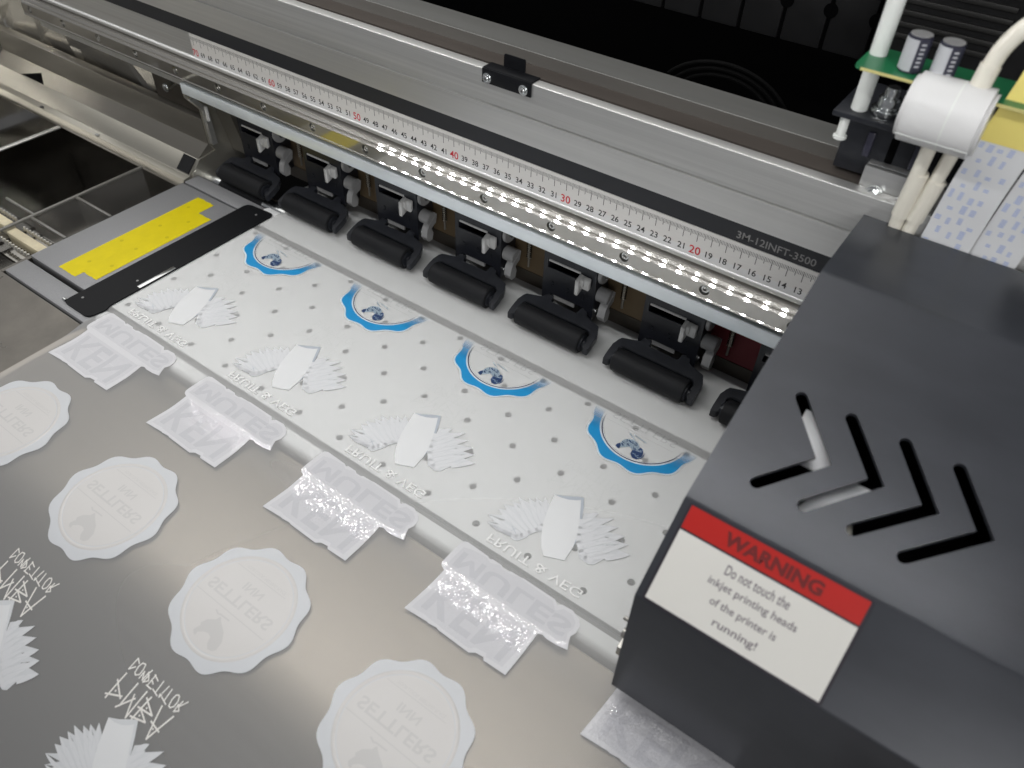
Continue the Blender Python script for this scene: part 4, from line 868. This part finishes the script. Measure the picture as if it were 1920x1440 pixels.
# ---- winged board stickers
def along(pl,u):
    s=u*(len(pl)-1); i=min(int(s),len(pl)-2); return lerp(pl[i],pl[i+1],s-i)
def feather(t,x0,cs,root,tip,wd,h0,h1,m,f0):
    a=Vector(root); c=Vector(tip); d=c-a; n=Vector((-d.y,d.x)).normalized(); a=a+d*f0; L=[];R_=[]
    for k in range(7):
        v=k/6; w_=wd*.5*(math.sin(math.pi*min(1,.25+v*.75))**.8 if v<1 else 0); p=a.lerp(c,v)+n*(.10*wd*math.sin(v*math.pi))
        L.append(p+n*w_); R_.append(p-n*w_)
    pts=[(p.x,p.y+cs) for p in L[:-1]]+[(c.x,c.y+cs)]+[(p.x,p.y+cs) for p in R_[:-1][::-1]]
    b=B(); poly(b,pts,h0,h1); part('feather',b,m,t,x0)
def make_winged(k,cs,lab,edge,strokes_m,fruit=True):
    x0=BX+P*k; t=sticker('winged_board_sticker',lab,'sticker','white winged board stickers on the film',k,2.9,-4+cs)
    sh=lambda key:[(x,y+cs) for x,y in TR[key]]
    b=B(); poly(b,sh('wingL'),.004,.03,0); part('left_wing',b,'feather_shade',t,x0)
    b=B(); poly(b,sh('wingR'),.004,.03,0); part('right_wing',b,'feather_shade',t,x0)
    for tips,bone,wd in ((TR['tipL'],TR['boneL'],.30),(TR['tipR'],TR['boneR'],.38)):
        for q,tip in enumerate(tips):
            u=q/(len(tips)-1); root=along(bone,u)
            feather(t,x0,cs,root,tip,wd,.030,.036,'feather',.35)
        for lv,nm,ww in ((.70,11 if wd<.35 else 9,.24),(.42,11 if wd<.35 else 8,.22)):
            for q in range(nm):
                u=(q+.5)/nm; root=along(bone,u); mid=lerp(root,along(tips,u),lv); h=.033 if lv>.5 else .036
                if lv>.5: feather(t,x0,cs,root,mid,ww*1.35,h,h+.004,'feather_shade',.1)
                feather(t,x0,cs,root,lerp(root,mid,.95),ww,h+.002,h+.007,'feather',.12)
        b=quad_strip([(x,y+cs) for x,y in bone],.30,.046); part('wing_edge',b,'feather',t,x0)
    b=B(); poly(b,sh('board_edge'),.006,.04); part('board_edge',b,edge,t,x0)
    b=B(); poly(b,sh('board'),.006,.052,.006); bd=part('board',b,'board',t,x0)
    cx=sum(p[0] for p in TR['board'])/len(TR['board'])
    b=quad_strip([(1.75,-5.55+cs),(2.1,-5.75+cs),(2.25,-5.85+cs)],.03,.056); join(b,quad_strip([(1.9,-5.85+cs),(2.05,-5.5+cs)],.025,.056)); part('board_mark',b,'board_edge',t,x0)
    if fruit:
        b=text('FRUIT & VEG',1.05,7.85,-7.38+cs,-6.74+cs,True,0,depth=.05)
        for v in b.verts: v.co.z+=.006
        part('lettering',b,'letter_white',t,x0)
    return t
wl_lab={-2:'winged board sticker farthest left beside the black clamp',-1:'winged board sticker second from the left on the platen',0:'winged board sticker third from the left on the platen',1:'winged board sticker nearest the dark carriage'}
t0=make_winged(-2,0,wl_lab[-2],'board_edge',None)
for k in (-1,0,1):
    c=copy_tree(t0); c.location.x+=P*(k+2)*U; c['label']=wl_lab[k]
t1=make_winged(-1,-REP,'winged board sticker cut off at the left edge of the apron','feather_shade',None,False)
c=copy_tree(t1); c.location.x+=P*U; c['label']='winged board sticker at the bottom left corner of the picture'
# ---- scratchy lettering
def make_scratch(k,cs,m,lab,name='scratch_lettering'):
    x0=BX+P*k; t=sticker(name,lab,'lettering','scratchy lettering stickers',k,3.7,-26+cs)
    b=B()
    for s in TR['strokes'][:19]: join(b,quad_strip([(x,y+cs) for x,y in s],.075,.02))
    part('upper_word',b,m,t,x0)
    b=B()
    for s in TR['strokes'][19:]: join(b,quad_strip([(x,y+cs) for x,y in s],.10 if len(s)>1 else .1,.02))
    part('lower_word',b,m,t,x0); return t
t0=make_scratch(-1,0,'scratch','scratchy hand drawn lettering near the left picture edge')
c=copy_tree(t0); c.location.x+=P*U; c['label']='scratchy hand drawn lettering above the bottom left winged board'
fl={-2:'faint freshly printed scratchy lettering beside the black clamp',-1:'faint freshly printed scratchy lettering second from left',0:'faint freshly printed scratchy lettering third from left',1:'faint freshly printed scratchy lettering nearest the carriage'}
t0=make_scratch(-2,REP,'faint',fl[-2])
for k in (-1,0,1):
    c=copy_tree(t0); c.location.x+=P*(k+2)*U; c['label']=fl[k]
# ---- block letter stickers across the platen edge
kl={-2:'matt white block lettered sticker nearest the black clamp',-1:'white block lettered sticker with glitter on its right half',0:'sparkling white block lettered sticker third from the left',1:'sparkling white block lettered sticker left of the carriage',2:'white block lettered sticker half hidden under the carriage'}
def make_ken(k):
    x0=BX+P*k; t=sticker('block_letter_sticker',kl[k],'sticker','white block lettered stickers across the platen edge',k,4.2,-11)
    b=B(); poly(b,[tuple(p) for p in TR['ken']],.004,.03,.006); part('border',b,'ken_border',t,x0)
    b=B(); poly(b,[tuple(p) for p in TR['ken_panel']],.027,.034,0); part('upper_panel',b,'ken_panel',t,x0)
    b=B(); poly(b,[tuple(p) for p in TR['row2_panel']],.027,.0345,0); part('lower_panel',b,'ken_panel',t,x0)
    b=text('KEN',.75,6.45,-13.15,-10.85,True,.02,depth=.007)
    for v in b.verts: v.co.z+=.0335; v.co.x+=(v.co.y+12)*.06
    part('top_word',b,'ken_ink',t,x0)
    b=text('ULES',2.45,8.5,-10.0,-8.82,True,.025,depth=.007)
    poly(b,[(.5+1.75*u,-8.82-1.18*v) for u,v in ((0,0),(0,1),(.24,1),(.5,.5),(.76,1),(1,1),(1,0),(.8,0),(.8,.66),(.56,.2),(.44,.2),(.2,.66),(.2,0))],0,.007)
    for v in b.verts: v.co.z+=.034
    part('bottom_word',b,'ken_ink',t,x0)
    return t
t0=make_ken(-2)
for k in (-1,0,1,2):
    c=copy_tree(t0); c.location.x+=P*(k+2)*U; c['label']=kl[k]
